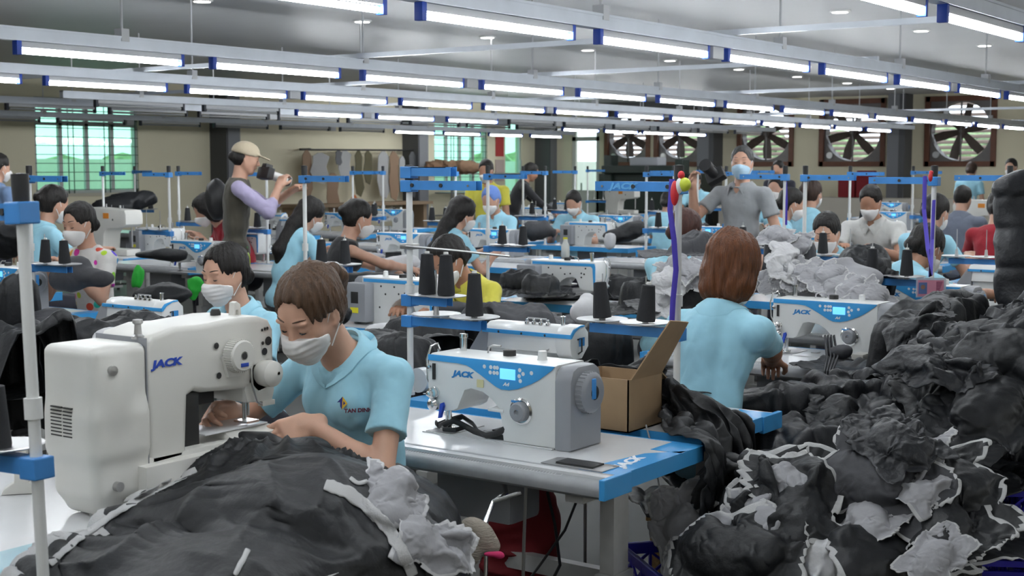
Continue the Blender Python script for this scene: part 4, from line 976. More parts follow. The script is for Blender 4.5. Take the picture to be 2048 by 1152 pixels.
    if style == 'cap' or style == 'capback':
        Hh.ell(T(0,-.03,.0), (.080,.080,.075), R, .02); Hh.ell(T(0,.09,-.02), (.07,.085,.11), R, .006, '-'); Hh.ell(T(0,-.105,.0), (.03,.03,.035), R, .02)
        for sd in (-1, 1): Hh.ell(T(sd*.085,.02,-.045), (.030,.05,.055), R, .006, '-')
        link('hair', Hh.mesh(hv, 'hair', hair), root)
        Cp = Sdf(); Cp.ell(T(0,-.012,.045), (.092,.108,.088), R, .01); Cp.cut(T(0,0,.030), [-x for x in (Mh.to_3x3() @ Vector((0,.05,1)))])
        Cp.box(T(0,.125,.038), (.060,.055,.005), np.array((Mh.to_3x3() @ Euler((-.22,0,0)).to_matrix()), np.float32), .005, .012); link('cap', Cp.mesh(hv, 'cap', KHAKI), root)
    # ---- face mask
    if mask:
        K = Sdf(); kd = []
        K.ell(T(0,.040,-.042), (.062,.064,.066), R, .02); K.cone(T(0,.084,-.010), T(0,.105,-.040), .016, .022, .03); K.cone(T(0,.070,-.075), T(0,.060,-.095), .030, .026, .03)
        K.inflate(.006)
        zx = Mh.to_3x3() @ Vector((0,0,1)); yx = Mh.to_3x3() @ Vector((0,1,0))
        K.cut(T(0,.10,-.016), (Mh.to_3x3() @ Vector((0,-.32,1)))); K.cut(T(0,.018,-.05), (Mh.to_3x3() @ Vector((0,-1,-.05)))); K.cut(T(0,.02,-.112), (Mh.to_3x3() @ Vector((0,-.25,-1))))
        def pleat(P, d, Ri=np.array(Mh.inverted().to_3x3(), np.float32), c=v3(Mh.translation)):
            q = (P-c)@Ri.T; return d+.0012*np.sin(q[:,2]*330)*(np.abs(q[:,0]) < .06) if maskm is MASKB or near else d
        K.fn(pleat); link('face_mask', K.mesh(max(vox*.8, .0035) if vox < .0095 else vox*.8, 'face_mask', maskm), root)
        for sd in (-1, 1):
            MB().tube([T(sd*.064,.030,-.022), T(sd*.074,.010,.012), T(sd*.0775,-.010,.030), T(sd*.0785,-.022,.022)], .0018 if near else .003, 6).tube([T(sd*.062,.028,-.085), T(sd*.073,.006,-.055), T(sd*.078,-.012,-.036)], .0018 if near else .003, 6).build('mask_strap', maskm, root)
    root['_h'] = 0; del root['_h']
    return root, dict(T=Mh, P0=P0, P1=P1, P2=P2, P3=P3, SH=SH, arms=arms, up=up, tw=tw)
def headloc(zseat, lean, hp, hshift=(0,0,0), seat=True):
    zp = zseat+.10 if seat else .93; L = math.radians(lean); P0 = Vector((0,0,zp)); P1 = P0+Vector((0,math.sin(L*.5),math.cos(L*.5)))*.19; P2 = P1+Vector((0,math.sin(L),math.cos(L)))*.19; P3 = P2+Vector((0, math.sin(L*1.15), math.cos(L*1.15)))*.135
    nk = P3+Vector((0, math.sin(L*.9+math.radians(hp)*.35), math.cos(L*.9+math.radians(hp)*.35)))*.085
    return nk+Vector(hshift)+Matrix.Rotation(-math.radians(hp),3,'X') @ Vector((0,.025,.085))
def person_at(px, py, d, label, heading, seat=True, lean=20, hp=20, vox=None, hshift=(0,0,0), **kw):
    """seat or stand a person so that the head centre lies on the line of sight at distance d"""
    H = atd(px, py, d); h = headloc(.47, lean, hp, hshift, seat); a = heading-PI/2; sc = 1.0; zs = .47
    if seat: zs = .47+(H.z-h.z); zs = max(.34, min(.62, zs))
    else: sc = H.z/h.z
    ox, oy = h.x*math.cos(a)-h.y*math.sin(a), h.x*math.sin(a)+h.y*math.cos(a)
    if vox is None: vox = .0055 if d < 6.2 else (.0085 if d < 9 else (.0115 if d < 13 else .0145))
    pos = (H.x-ox*sc, H.y-oy*sc)
    for k in ('lhw','rhw'):
        if k in kw: w = kw.pop(k); q = loc2(pos, heading, w); kw['lh' if k == 'lhw' else 'rh'] = tuple(c/sc for c in q)
    return person(label, pos, heading, seat, lean, hp, vox=vox, s=sc, zseat=zs, hshift=hshift, **kw)
def local(root, p):
    a = root.rotation_euler.z; d = Vector(p)-root.location; return Vector((d.x*math.cos(a)+d.y*math.sin(a), -d.x*math.sin(a)+d.y*math.cos(a), d.z))
def loc2(pos, heading, p):
    a = heading-PI/2; dx, dy = p[0]-pos[0], p[1]-pos[1]; return (dx*math.cos(a)+dy*math.sin(a), -dx*math.sin(a)+dy*math.cos(a), p[2])
# ================================================================== the bartack machine and its operator in front
HW = PI   # heading: looking along -X
BX = 2.65
def bartack():
    t = thing('bartack_machine', 'large cream bartack sewing machine with blue maker lettering, nearest the camera on the left', 'sewing machine', (2.0, BX, .765))
    W_ = .19
    c = Sdf()
    c.box((.078,.095,.275), (.083,.098,.135), None, .022, .03); c.box((.082,.085,.15), (.080,.082,.105), None, .02, .05); c.box((.088,.085,.055), (.066,.070,.055), None, .02, .05)
    c.ell((.06,.03,.30), (.05,.045,.10), None, .03); c.box((.255,.095,.20), (.10,.13,.30), None, .001, .001, '-')
    cv = link('motor_cover', c.mesh(.0045, 'motor_cover', cream_machine), t)
    v = MB().mat(dark_metal); _fx = min(q.co.x for q in cv.data.vertices if abs(q.co.y-.085) < .03 and abs(q.co.z-.2) < .03); _fy = min(q.co.y for q in cv.data.vertices if abs(q.co.x-.05) < .03 and abs(q.co.z-.3) < .1)
    for k in range(9):
        for (a, b) in ((.066,.099),(.105,.146)): v.box(_fx-.0012,.03,a,b,.262-k*.0085,.265-k*.0085)
    v.build('vent_slots', dark_metal, cv, False)
    for (x, z) in [(.045,.355),(.055,.075)]: MB().lathe([(0,_fy-.002),(.012,_fy-.001),(.012,.03),(.0,.03)], 14, (x,0,z), 'y').build('cover_screw', steel, cv)
    p = [(.156,.095),(.156,.400),(.175,.425),(.25,.440),(.32,.437),(.46,.444),(.535,.440),(.568,.428),(.585,.40),(.585,.30),(.572,.235),(.52,.225),(.490,.252),(.335,.262),(.305,.27),(.285,.262),(.275,.100)]
    b = MB().prism(p, 0, W_, .016, seg=3); bm_ = b.build('machine_body', cream_machine, t, ang=50)
    MB().box(.155,.1575,-.0015,W_+.001,.10,.42).build('panel_seams', machine_grey, bm_, False)
    logo(t, 'JACK', .026, ink_blue, (.218,-.0015,.352), FRONT, shear=.15, sx=1.5)
    for (x, z, r) in [(.378,.378,.0085),(.385,.300,.0085),(.548,.405,.0045),(.557,.406,.0045),(.538,.403,.0040),(.560,.372,.012),(.540,.368,.005),(.546,.345,.010)]:
        MB().lathe([(r,-.003),(r*.8,-.0035),(0,-.003)], 16, (x,0,z), 'y').build('dark_hole', black_plastic, bm_)
    w = MB().mat(cream_machine); wx, wz = .438, .348
    for k in range(40):
        a = 2*PI*k/40; w.M = Matrix.Translation((wx,0,wz)) @ Matrix.Rotation(-a,4,'Y'); w.box(.0395,.0435,-.036,-.006,-.002,.002)
    w.M = Matrix(); w.lathe([(.030,0),(.041,-.006),(.041,-.036),(.037,-.041),(.012,-.042),(.011,-.036),(0,-.036)], 40, (wx,0,wz), 'y')
    w.prism([(wx-.028,wz-.055),(wx+.028,wz-.055),(wx+.045,wz),(wx-.045,wz)], -.012, .0, .002).build('knurled_wheel', None, t)
    MB().box(wx-.013,wx+.013,-.0432,-.0415,wz-.028,wz-.018,.0005).build('wheel_marking', ink_blue, t); MB().lathe([(.009,-.0426),(0,-.0428)], 14, (wx,0,wz), 'y').build('wheel_hub', dark_metal, t)
    MB().prism([(.485,.215),(.575,.205),(.585,.235),(.585,.31),(.565,.335),(.50,.32),(.475,.25)], .0, .14, .01).build('face_plate', cream_machine, t, ang=50)
    MB().lathe([(.0,-.060),(.022,-.058),(.034,-.048),(.036,-.025),(.034,-.008),(.02,.012)], 28, (.534,0,.290), 'y').lathe([(.0045,-.0615),(0,-.0615)], 10, (.540,0,.292), 'y').build('small_wheel', cream_machine, t)
    MB().tube([(.495,-.004,.31),(.490,-.014,.26),(.510,-.008,.215),(.535,.0,.205)], .003).build('wire_spring', steel, t)
    MB().mat(chrome).cyl((.500,.03,.225),(.500,.03,.165), .006).cyl((.512,.03,.225),(.512,.03,.175), .005).box(.485,.530,.005,.055,.158,.164).build('needle_bar', None, t)
    led = light_mat('needle_light', (1,1,1), 18)
    for k in range(3): MB().lathe([(.0,.198),(.004,.198)], 10, (.545+.012*k,.005,0)).build('needle_light', led, t)
    MB().box(.535,.580,-.004,.014,.199,.212).build('light_holder', cream_machine, t)
    MB().box(.120,.445,.0,W_,.045,.125,.004).box(.120,.445,-.035,.03,.0,.112,.004).build('base_block', cream_machine, t)
    MB().prism([(-.01,.05),(.10,.05),(.12,.08),(.11,.135),(.02,.145),(-.01,.13)], .42, .585, .01, 'yz').build('cylinder_bed', cream_machine, t, ang=50)
    MB().box(.350,.57,.015,.14,.146,.150,.001).build('work_plate', table_white, t); MB().prism([(.280,.125),(.345,.125),(.345,.262),(.29,.262)], .03, .16, .003).build('dark_linkage', dark_metal, t)
    MB().mat(black_plastic).box(.33,.46,.10,.16,.21,.255,.004).build('thread_trimmer', None, t)
    MB().lathe([(.016,.405),(.016,.412),(.010,.416),(.008,.440),(.013,.444),(.012,.452),(0,.454)], 16, (.165,.04,.01)).build('tension_post', steel, t)
    MB().lathe([(.014,.435),(.014,.452),(.010,.460),(0,.461)], 16, (.46,.09,0)).build('bobbin_winder', black_plastic, t)
    MB().prism([(.495,.435),(.499,.475),(.510,.478),(.522,.470),(.525,.435),(.515,.435),(.513,.455),(.506,.455),(.505,.435)], .06, .08, .003).build('thread_hook', cream_machine, t)
    MB().box(.03,.09,.03,.07,-.004,.05,.003).build('support_block', mat('grey_block', (.32,.32,.31), .6), t)
    return t
bartack()
tb = thing('bartack_table', 'white-topped work table with raw wooden edge under the black garment in front', 'table', (0,0,0))
MB().box(1.45,2.38,1.92,3.7,.735,.760,.002).build('tabletop', table_white, tb, False); MB().box(1.452,2.378,1.922,3.698,.705,.736).build('wooden_edge', wood_raw, tb, False)
for (x, y) in ((1.55,2.1),(2.28,2.1),(1.55,3.5),(2.28,3.5)): MB().box(x-.025,x+.025,y-.03,y+.03,0,.705).build('leg', leg_mat, tb, False)
# the operator
fw = (2.93, 2.62)
person('seated person in sky blue polo shirt and white mask working at the nearest cream machine', fw, HW, lean=13, hp=32, hy=6, hr=-4, hshift=(0,.055,-.005),
       lh=loc2(fw, HW, (2.665,2.60,.90)), rh=loc2(fw, HW, (2.56,2.80,.93)), hair=H_LB, style='halfup', vox=.0042, skin=SKIN3, zseat=.47, s=1.0, elh={-1: (-1,-.2,-.55), 1: (1,-.2,-.7)},
       lhn=Vector((.8,.1,-.5)), rhn=Vector((-.8,.1,-.5)), curl=1.0, handf={-1: (.25,.9,-.15), 1: (-.2,.95,.1)}, wr=.004)

# ================================================================== the other people
A0, A1 = 0.0, PI
w2, _ = person_at(450, 548, 5.80, 'seated woman in sky blue polo and white mask behind the front operator, hair in bun', PI+.0, lean=12, hp=12, hair=H_BLACK, style='low', skin=SKIN3, hshift=(0,.02,0), group=None)
ww, _ = person_at(1468, 535, 4.90, 'auburn-haired person in sky blue polo seen from behind at the right machine', A0-.12, lean=14, hp=14, hair=H_AUB, style='bob', skin=SKIN2, rhw=(4.92,2.28,.82), lhw=(5.15,2.62,.84), elh={1:(1,.15,-.30), -1:(-1,-.2,-.6)}, curl=.9)
yw, _ = person_at(898, 520, 7.25, 'person in yellow polo bent over the sewing with a wristwatch', PI-.15, lean=30, hp=34, shirt=YEL, hair=H_BLACK, style='low', skin=SKIN2, lhw=(5.45,4.35,.84), rhw=(5.45,4.62,.84), vox=.007)
person_at(158, 447, 8.3, 'seated person in white blouse with coloured dots sewing at the left', PI+.1, lean=8, hp=14, shirt=DOTS, hair=H_BLACK, style='low', skin=SKIN, collar=False, lh=(-.10,.28,.98), rh=(.12,.28,.98))
person_at(108, 408, 9.4, 'person in sky blue polo with dark ponytail at the far left, back turned', A0-.2, lean=12, hp=14, hair=H_BLACK, style='bun')
person_at(412, 420, 11.6, 'person in red shirt bent low before the man in olive vest', PI-.5, lean=34, hp=30, shirt=REDS, hair=H_BLACK, style='bob', collar=False)
person_at(622, 430, 10.6, 'woman in sky blue polo with long brown hair over her back', A0-.25, lean=22, hp=26, hair=H_BLACK, style='long')
person_at(716, 437, 9.3, 'woman in black lace sleeveless top with hair in a bun', A0-.5, lean=14, hp=18, shirt=BLK, sleeve='none', collar=False, hair=H_BLACK, style='bun', skin=SKIN, rhw=(7.45,6.1,.84), lhw=(7.45,6.4,.84))
person_at(925, 428, 10.6, 'person in sky blue polo with long black hair beside the blue hair cover', A0-.35, lean=18, hp=20, hair=H_BLACK, style='long')
person_at(972, 342, 14.8, 'man in yellow polo standing in the aisle with white mask', PI+.35, seat=False, lean=2, hp=14, shirt=YEL, hair=H_BLACK, style='short', female=False, skin=SKIN2)
person_at(982, 400, 13.0, 'worker in sky blue polo wearing a blue hair cover', PI+.1, lean=14, hp=22, hair=H_BLACK, style='netbun')
person_at(1062, 345, 18.0, 'man in black shirt leaning forward over a table by the wall column', -.75, seat=False, lean=24, hp=20, shirt=BLK, hair=H_BLACK, style='short', female=False, skin=SKIN2, mask=False, sleeve='long', lh=(-.1,.55,1.05), rh=(.15,.55,1.05))
person_at(1147, 405, 14.75, 'worker in sky blue polo with short black hair, mid hall', PI+.2, lean=14, hp=30, hair=H_BLACK, style='short', female=False)
person_at(1391, 350, 20.0, 'distant worker in sky blue shirt before the dark green machine', PI+.1, lean=6, hp=10, hair=H_BLACK, style='short', skin=SKIN2, lh=(-.1,.4,.95), rh=(.1,.4,.95))
person_at(1372, 462, 8.0, 'worker in sky blue polo with red-brown bun, back turned, near the ribbon', A0-.25, lean=14, hp=16, hair=H_RED, style='low', skin=SKIN2)
person_at(1338, 405, 15.5, 'worker in sky blue polo partly hidden behind the near thread stand', A0, lean=12, hp=16, hair=H_BLACK, style='low')
ph, _pi = person_at(1482, 326, 10.2, 'man in grey short-sleeved shirt and blue mask holding up a camera', PI-.10, seat=False, lean=-1, hp=-2, hy=22, shirt=GREYS, hair=H_GREY, style='short', female=False, skin=SKIN, maskm=MASKB, vox=.009, rh=(.27,.24,1.44), lh=(-.27,.12,.93), elh={1:(.25,.1,-1),-1:(-.4,-.5,-.3)}, curl=1.0, handf={1:(-.2,.3,.9)}, rhn=Vector((-.9,.1,0)), trousers=DPUR)
person_at(1653, 466, 8.6, 'woman in sky blue polo and white mask bent over a table at the right', PI+.15, lean=26, hp=24, hair=H_BLACK, style='low', skin=SKIN3)
person_at(1625, 388, 12.4, 'person with long wavy brown ponytail and sky blue polo, back turned', A0-.1, lean=8, hp=8, hair=H_BROWN, style='ponyhigh')
person_at(1583, 408, 11.1, 'worker in sky blue polo turned sideways beside the photographer', A0-.9, lean=12, hp=18, hair=H_BLACK, style='low')
person_at(1552, 378, 13.6, 'masked worker just behind the photographer, face to the camera', PI+.1, lean=4, hp=6, hair=H_BLACK, style='low')
person_at(1556, 338, 20.0, 'distant person in dark shirt standing behind the photographer', PI, seat=False, lean=2, hp=12, shirt=DPUR, hair=H_BLACK, style='short', female=False, mask=False)
person_at(1741, 404, 10.4, 'worker in white polo shirt and mask at the right', PI+.1, lean=8, hp=26, shirt=WHS, hair=H_BLACK, style='short', female=False, skin=SKIN2)
person_at(1872, 425, 9.6, 'worker in sky blue polo with dark hair before the right pillar', A0-.3, lean=16, hp=22, hair=H_BLACK, style='low')
person_at(1852, 498, 7.25, 'woman in sky blue polo with large dark bun bent low at the right', A0-.35, lean=36, hp=34, hair=H_BLACK, style='low', skin=SKIN2, rhw=(7.75,2.1,.86), lhw=(7.8,2.45,.86), vox=.007)
person_at(1926, 398, 13.2, 'person in slate shirt with dark hair at the far right, back turned', A0, lean=10, hp=12, shirt=SLATE, hair=H_BLACK, style='short', female=False, mask=False)
person_at(1943, 341, 21.0, 'distant person with brown hair in blue behind the cream machine', A0, seat=False, lean=10, hp=20, hair=H_BROWN, style='low')
person_at(2022, 335, 19.0, 'distant person standing at the right picture edge', PI, seat=False, lean=2, hp=8, shirt=DPUR, hair=H_BLACK, style='short', female=False)
person_at(1998, 415, 10.5, 'person in dark red top behind the hanging puffer jacket', A0, lean=14, hp=16, shirt=REDS, hair=H_BLACK, style='low', collar=False)
person_at(-2, 335, 12.0, 'standing person cut by the left picture edge in blue shirt', A0, seat=False, lean=2, hp=8, shirt=cloth_mat('blue_grey_shirt', (.16,.25,.42)), hair=H_BLACK, style='short', female=False)
cp, _ci = person_at(492, 318, 10.7, 'man in khaki cap and olive vest taking pictures with a long lens', A0-.72, seat=False, lean=5, hp=12, shirt=OLIVE, hair=H_BLACK, style='cap', female=False, skin=SKIN, mask=False, vox=.009, sleeve='none', collar=False, lh=(-.02,.42,1.36), rh=(.10,.33,1.40), curl=1.0, trousers=mat('olive_trousers', (.05,.045,.035), .9))
# ================================================================== draped and heaped cloth
def drape(name, m, size, n, M, cols, frames=40, pins=None, sew=None, bend=.4, quality=5, seed=0, wob=.02, fric=12, selfc=False, thick=.0, outline=None, stiff=12, mass=.25, hole=None, damp=3, grow=.0, zf=None, edge=None, m2=None, subst=None):
    """a flat sheet falls on simple solid shapes and comes to rest; returns the settled mesh"""
    r = random.Random(seed); nx, ny = n; vs = []; keep = {}; UV = []
    for j in range(ny+1):
        for i in range(nx+1):
            u, v = i/nx-.5, j/ny-.5
            if outline and not outline(u, v): continue
            keep[(i,j)] = len(vs); p = M @ Vector((u*size[0], v*size[1], wob*(math.sin(7*u+seed)+math.cos(9*v+seed*2)+.6*math.sin(23*u+17*v)+.4*r.random()))); p.z += zf(p.x, p.y, u, v) if zf else 0; vs.append(p); UV.append((u, v))
    fs = [(keep[(i,j)],keep[(i+1,j)],keep[(i+1,j+1)],keep[(i,j+1)]) for j in range(ny) for i in range(nx) if all(q in keep for q in ((i,j),(i+1,j),(i+1,j+1),(i,j+1)))]
    used = sorted({i for f in fs for i in f}); re_ = {a: b for b, a in enumerate(used)}; vs = [vs[i] for i in used]; UV = [UV[i] for i in used]; fs = [tuple(re_[i] for i in f) for f in fs]
    me = bpy.data.meshes.new(name); me.from_pydata(vs, [], fs)
    if edge:
        me.materials.append(m); me.materials.append(m2 or SELV)
        for p in me.polygons: c_ = [UV[i] for i in p.vertices]; p.material_index = edge(sum(q[0] for q in c_)/4, sum(q[1] for q in c_)/4)
    o = bpy.data.objects.new(name, me); COL.objects.link(o)
    cobs = []
    for c in cols:
        cm = c if isinstance(c, bpy.types.Mesh) else c.data('c', None, False)
        co = bpy.data.objects.new('c', cm); COL.objects.link(co); md = co.modifiers.new('c', 'COLLISION'); co.collision.thickness_outer = .006; co.collision.cloth_friction = fric; cobs.append(co)
    md = o.modifiers.new('cloth', 'CLOTH'); s = md.settings; s.quality = quality; s.mass = mass; s.tension_stiffness = stiff; s.compression_stiffness = stiff; s.shear_stiffness = stiff*.4; s.bending_stiffness = bend; s.air_damping = damp; s.bending_damping = .5; s.tension_damping = 5; s.shrink_min = -grow
    cs = md.collision_settings; cs.distance_min = .006; cs.collision_quality = 3; cs.use_self_collision = selfc; cs.self_distance_min = .006; cs.friction = fric
    if pins:
        vg = o.vertex_groups.new(name='pin'); idx = [i for i, p in enumerate(vs) if pins(*UV[i])]; vg.add(idx, 1.0, 'ADD'); s.vertex_group_mass = 'pin'
    md.point_cache.frame_start = 1; md.point_cache.frame_end = frames+1
    for f in range(1, frames+1): SC.frame_set(f)
    dg = bpy.context.evaluated_depsgraph_get(); res = bpy.data.meshes.new_from_object(o.evaluated_get(dg)); res.name = name
    for co in cobs: bpy.data.objects.remove(co, do_unlink=True)
    bpy.data.objects.remove(o, do_unlink=True); SC.frame_set(1)
    if not edge: res.materials.clear(); res.materials.append(m)
    for p in res.polygons: p.use_smooth = True
    return res
def wrinkle(me, amp=.015, f=4, center=None, fa=2.2, seed=0, amp2=.006, f2=11, sharp=1.6, ang=0, quilt=None):
    n = len(me.vertices); V = np.empty(n*3, np.float32); me.vertices.foreach_get('co', V); V = V.reshape(-1,3)
    N = np.empty(n*3, np.float32); me.vertex_normals.foreach_get('vector', N); N = N.reshape(-1,3)
    W_ = V+.10*np.stack([vnoise(V, 3, seed+9), vnoise(V, 3, seed+12), vnoise(V, 3, seed+15)], 1)
    if center is not None:
        q = W_-v3(center); r = np.linalg.norm(q[:,:2], axis=1)+.02; a = np.arctan2(q[:,1], q[:,0]); Q = np.stack([a*fa, r*1.8, q[:,2]*1.5], 1); Q2 = np.stack([a*fa*2.3, r*4, q[:,2]*4], 1); k = np.clip(r/.25, .25, 1)
        n1 = vnoise(Q, 1.6, seed); n2 = vnoise(Q2, 1.3, seed+4)
    else:
        c_, s_ = math.cos(ang), math.sin(ang); X = W_[:,0]*c_+W_[:,1]*s_; Y = -W_[:,0]*s_+W_[:,1]*c_; Q = np.stack([X, Y*.32, W_[:,2]*.6], 1); n1 = vnoise(Q, f, seed); n2 = vnoise(Q, f2, seed+4); k = 1
    def rd(x): return np.clip(1-np.abs(x)*4.2, 0, 1)**sharp
    h = amp*rd(n1)*k+amp*.9*n1+amp2*rd(n2)+amp2*.8*n2
    if quilt: dv, per, dep = quilt; t = (V+.06*np.stack([vnoise(V, 5, seed+4)]*3, 1))@v3(dv); h = h-dep*(1-np.abs(np.sin(t*PI/per)))**2.2
    V = V+N*h[:,None]; me.vertices.foreach_set('co', V.ravel()); me.update(); return me
def cloth_fin(res, level=1, thick=.002, wr=None):
    if wr:
        o = bpy.data.objects.new('t', res); COL.objects.link(o); md = o.modifiers.new('s', 'SUBSURF'); md.levels = level; md.render_levels = level
        nm = res.name; res = bpy.data.meshes.new_from_object(o.evaluated_get(bpy.context.evaluated_depsgraph_get())); bpy.data.objects.remove(o, do_unlink=True); res.name = nm; wrinkle(res, **wr); level = 0
    return cloth_fin2(res, level, thick)
def cloth_fin2(res, level=1, thick=.002):
    """smooth and give the cloth a thickness, baked"""
    o = bpy.data.objects.new('t', res); COL.objects.link(o)
    if level: md = o.modifiers.new('s', 'SUBSURF'); md.levels = level; md.render_levels = level
    if thick: md = o.modifiers.new('t', 'SOLIDIFY'); md.thickness = thick; md.offset = 0
    out = bpy.data.meshes.new_from_object(o.evaluated_get(bpy.context.evaluated_depsgraph_get())); bpy.data.objects.remove(o, do_unlink=True); out.name = res.name
    return out
NYL = mat('black_nylon_shell', (.011,.012,.014), .52, noise=.15, nscale=5, bump=.5, bscale=22, bdist=.012, spec=.4)
PUFF = mat('black_down_shell', (.013,.014,.017), .48, noise=.12, nscale=5, bump=.5, bscale=30, bdist=.010, spec=.4)
LIN = mat('grey_lining', (.33,.33,.345), .8, noise=.06, nscale=8, bump=.35, bscale=16, bdist=.012)
LINW = mat('white_padding', (.55,.55,.56), .9, noise=.05, nscale=8, bump=.3, bscale=30, bdist=.008)
SELV = mat('white_selvedge', (.50,.50,.50), .9, bump=.4, bscale=300)
DGR = mat('charcoal_cloth', (.045,.046,.052), .7, noise=.1, nscale=8, bump=.4, bscale=20, bdist=.01)
def ridge_bump(m, sc, dist, strength=.6, stretch=(1,1,1)):
    """long soft creases on top of the weave"""
    nt = m.node_tree; b = nt.nodes['Principled BSDF']; tc = nt.nodes.new('ShaderNodeTexCoord'); mp = nt.nodes.new('ShaderNodeMapping'); mp.inputs['Scale'].default_value = stretch
    n1 = nt.nodes.new('ShaderNodeTexNoise'); n1.inputs['Scale'].default_value = 2.2; n1.inputs['Detail'].default_value = 2
    ad = nt.nodes.new('ShaderNodeVectorMath'); ad.operation = 'MULTIPLY_ADD'; ad.inputs[1].default_value = (.5,.5,.5)
    n = nt.nodes.new('ShaderNodeTexNoise'); n.noise_type = 'RIDGED_MULTIFRACTAL'; n.inputs['Scale'].default_value = sc; n.inputs['Detail'].default_value = 2.5; n.inputs['Roughness'].default_value = .45
    bp = nt.nodes.new('ShaderNodeBump'); bp.inputs['Strength'].default_value = strength; bp.inputs['Distance'].default_value = dist
    old = b.inputs['Normal'].links[0].from_socket if b.inputs['Normal'].links else None
    L_ = nt.links; L_.new(tc.outputs['Object'], mp.inputs[0]); L_.new(mp.outputs[0], n1.inputs[0]); L_.new(n1.outputs['Color'], ad.inputs[0]); L_.new(mp.outputs[0], ad.inputs[2]); L_.new(ad.outputs[0], n.inputs[0]); L_.new(n.outputs[0], bp.inputs['Height'])
    if old: L_.new(old, bp.inputs['Normal'])
    L_.new(bp.outputs[0], b.inputs['Normal'])
for m_, sc_, di_ in ((NYL,4.5,.05),(PUFF,9,.025),(LIN,5,.02),(DGR,5,.04),(LINW,5,.015)): ridge_bump(m_, sc_, di_, .5, (1,.5,.8))
# the black garment over the front table
import time as _t; _t0 = _t.time()
_c = MB().box(1.45,2.38,1.93,3.7,.5,.762).box(2.12,2.44,2.66,2.9,.76,.87); _l = MB().ell((2.22,2.22,.76), (.30,.22,.13)).ell((2.40,2.46,.76), (.22,.22,.12)); _l2 = MB().ell((2.60,2.40,.66), (.24,.30,.14)); _l3 = MB().ell((1.86,2.08,.72), (.25,.20,.12))
_M = Matrix.Translation((2.105,2.12,0)) @ Matrix.Rotation(.42,4,'Z')
def _zf(x, y, u, v):
    z = .775
    for (cx, cy, rx, ry, h) in ((2.22,2.22,.33,.25,.15),(2.40,2.46,.26,.26,.14),(2.60,2.40,.28,.34,.10),(1.86,2.08,.28,.24,.09)):
        q = 1-((x-cx)/rx)**2-((y-cy)/ry)**2
        if q > 0: z = max(z, .765+h*math.sqrt(q))
    return z+.015+.035*math.sin(19*u+6*v+3*math.sin(5*v))*(.5-v)
g = drape('black_garment', NYL, (1.14,.92), (104,84), _M, [_c,_l,_l2,_l3], frames=26, bend=.15, seed=3, wob=.004, zf=_zf, grow=.30, fric=5, selfc=True, pins=lambda u, v: v > .49 and int(u*200) % 6 == 0, edge=lambda u, v: 1 if v > .47+.008*math.sin(40*u) else 0, quality=6)
g = cloth_fin(g, 1, .002, wr=dict(amp=.030, center=(2.50,2.62,.9), fa=2.4, seed=5, amp2=.008, sharp=2.2))
o = link('black_garment', g); tag(o, 'crumpled black nylon garment heaped over the front table before the operator', 'garment')
print('drape', _t.time()-_t0)
# ================================================================== heaps of garments, each a solid crumpled body
CY = rotm(0, 0, CAM_A-PI/2)   # camera-side axes for the heaps' ellipsoids (across, away, up)
def biggest(me):
    """keep only the main piece of a mesh"""
    n = len(me.vertices); E = np.empty(len(me.edges)*2, np.int32); me.edges.foreach_get('vertices', E); E = E.reshape(-1,2); lab = np.arange(n)
    while True:
        m_ = np.minimum(lab[E[:,0]], lab[E[:,1]]); new = lab.copy(); np.minimum.at(new, E[:,0], m_); np.minimum.at(new, E[:,1], m_); new = new[new]
        if (new == lab).all(): break
        lab = new
    u, c = np.unique(lab, return_counts=True)
    if len(u) > 1:
        keep = u[c.argmax()]; bm = bmesh.new(); bm.from_mesh(me); bm.verts.ensure_lookup_table(); bmesh.ops.delete(bm, geom=[bm.verts[i] for i in np.nonzero(lab != keep)[0]], context='VERTS'); bm.to_mesh(me); bm.free()
    return me
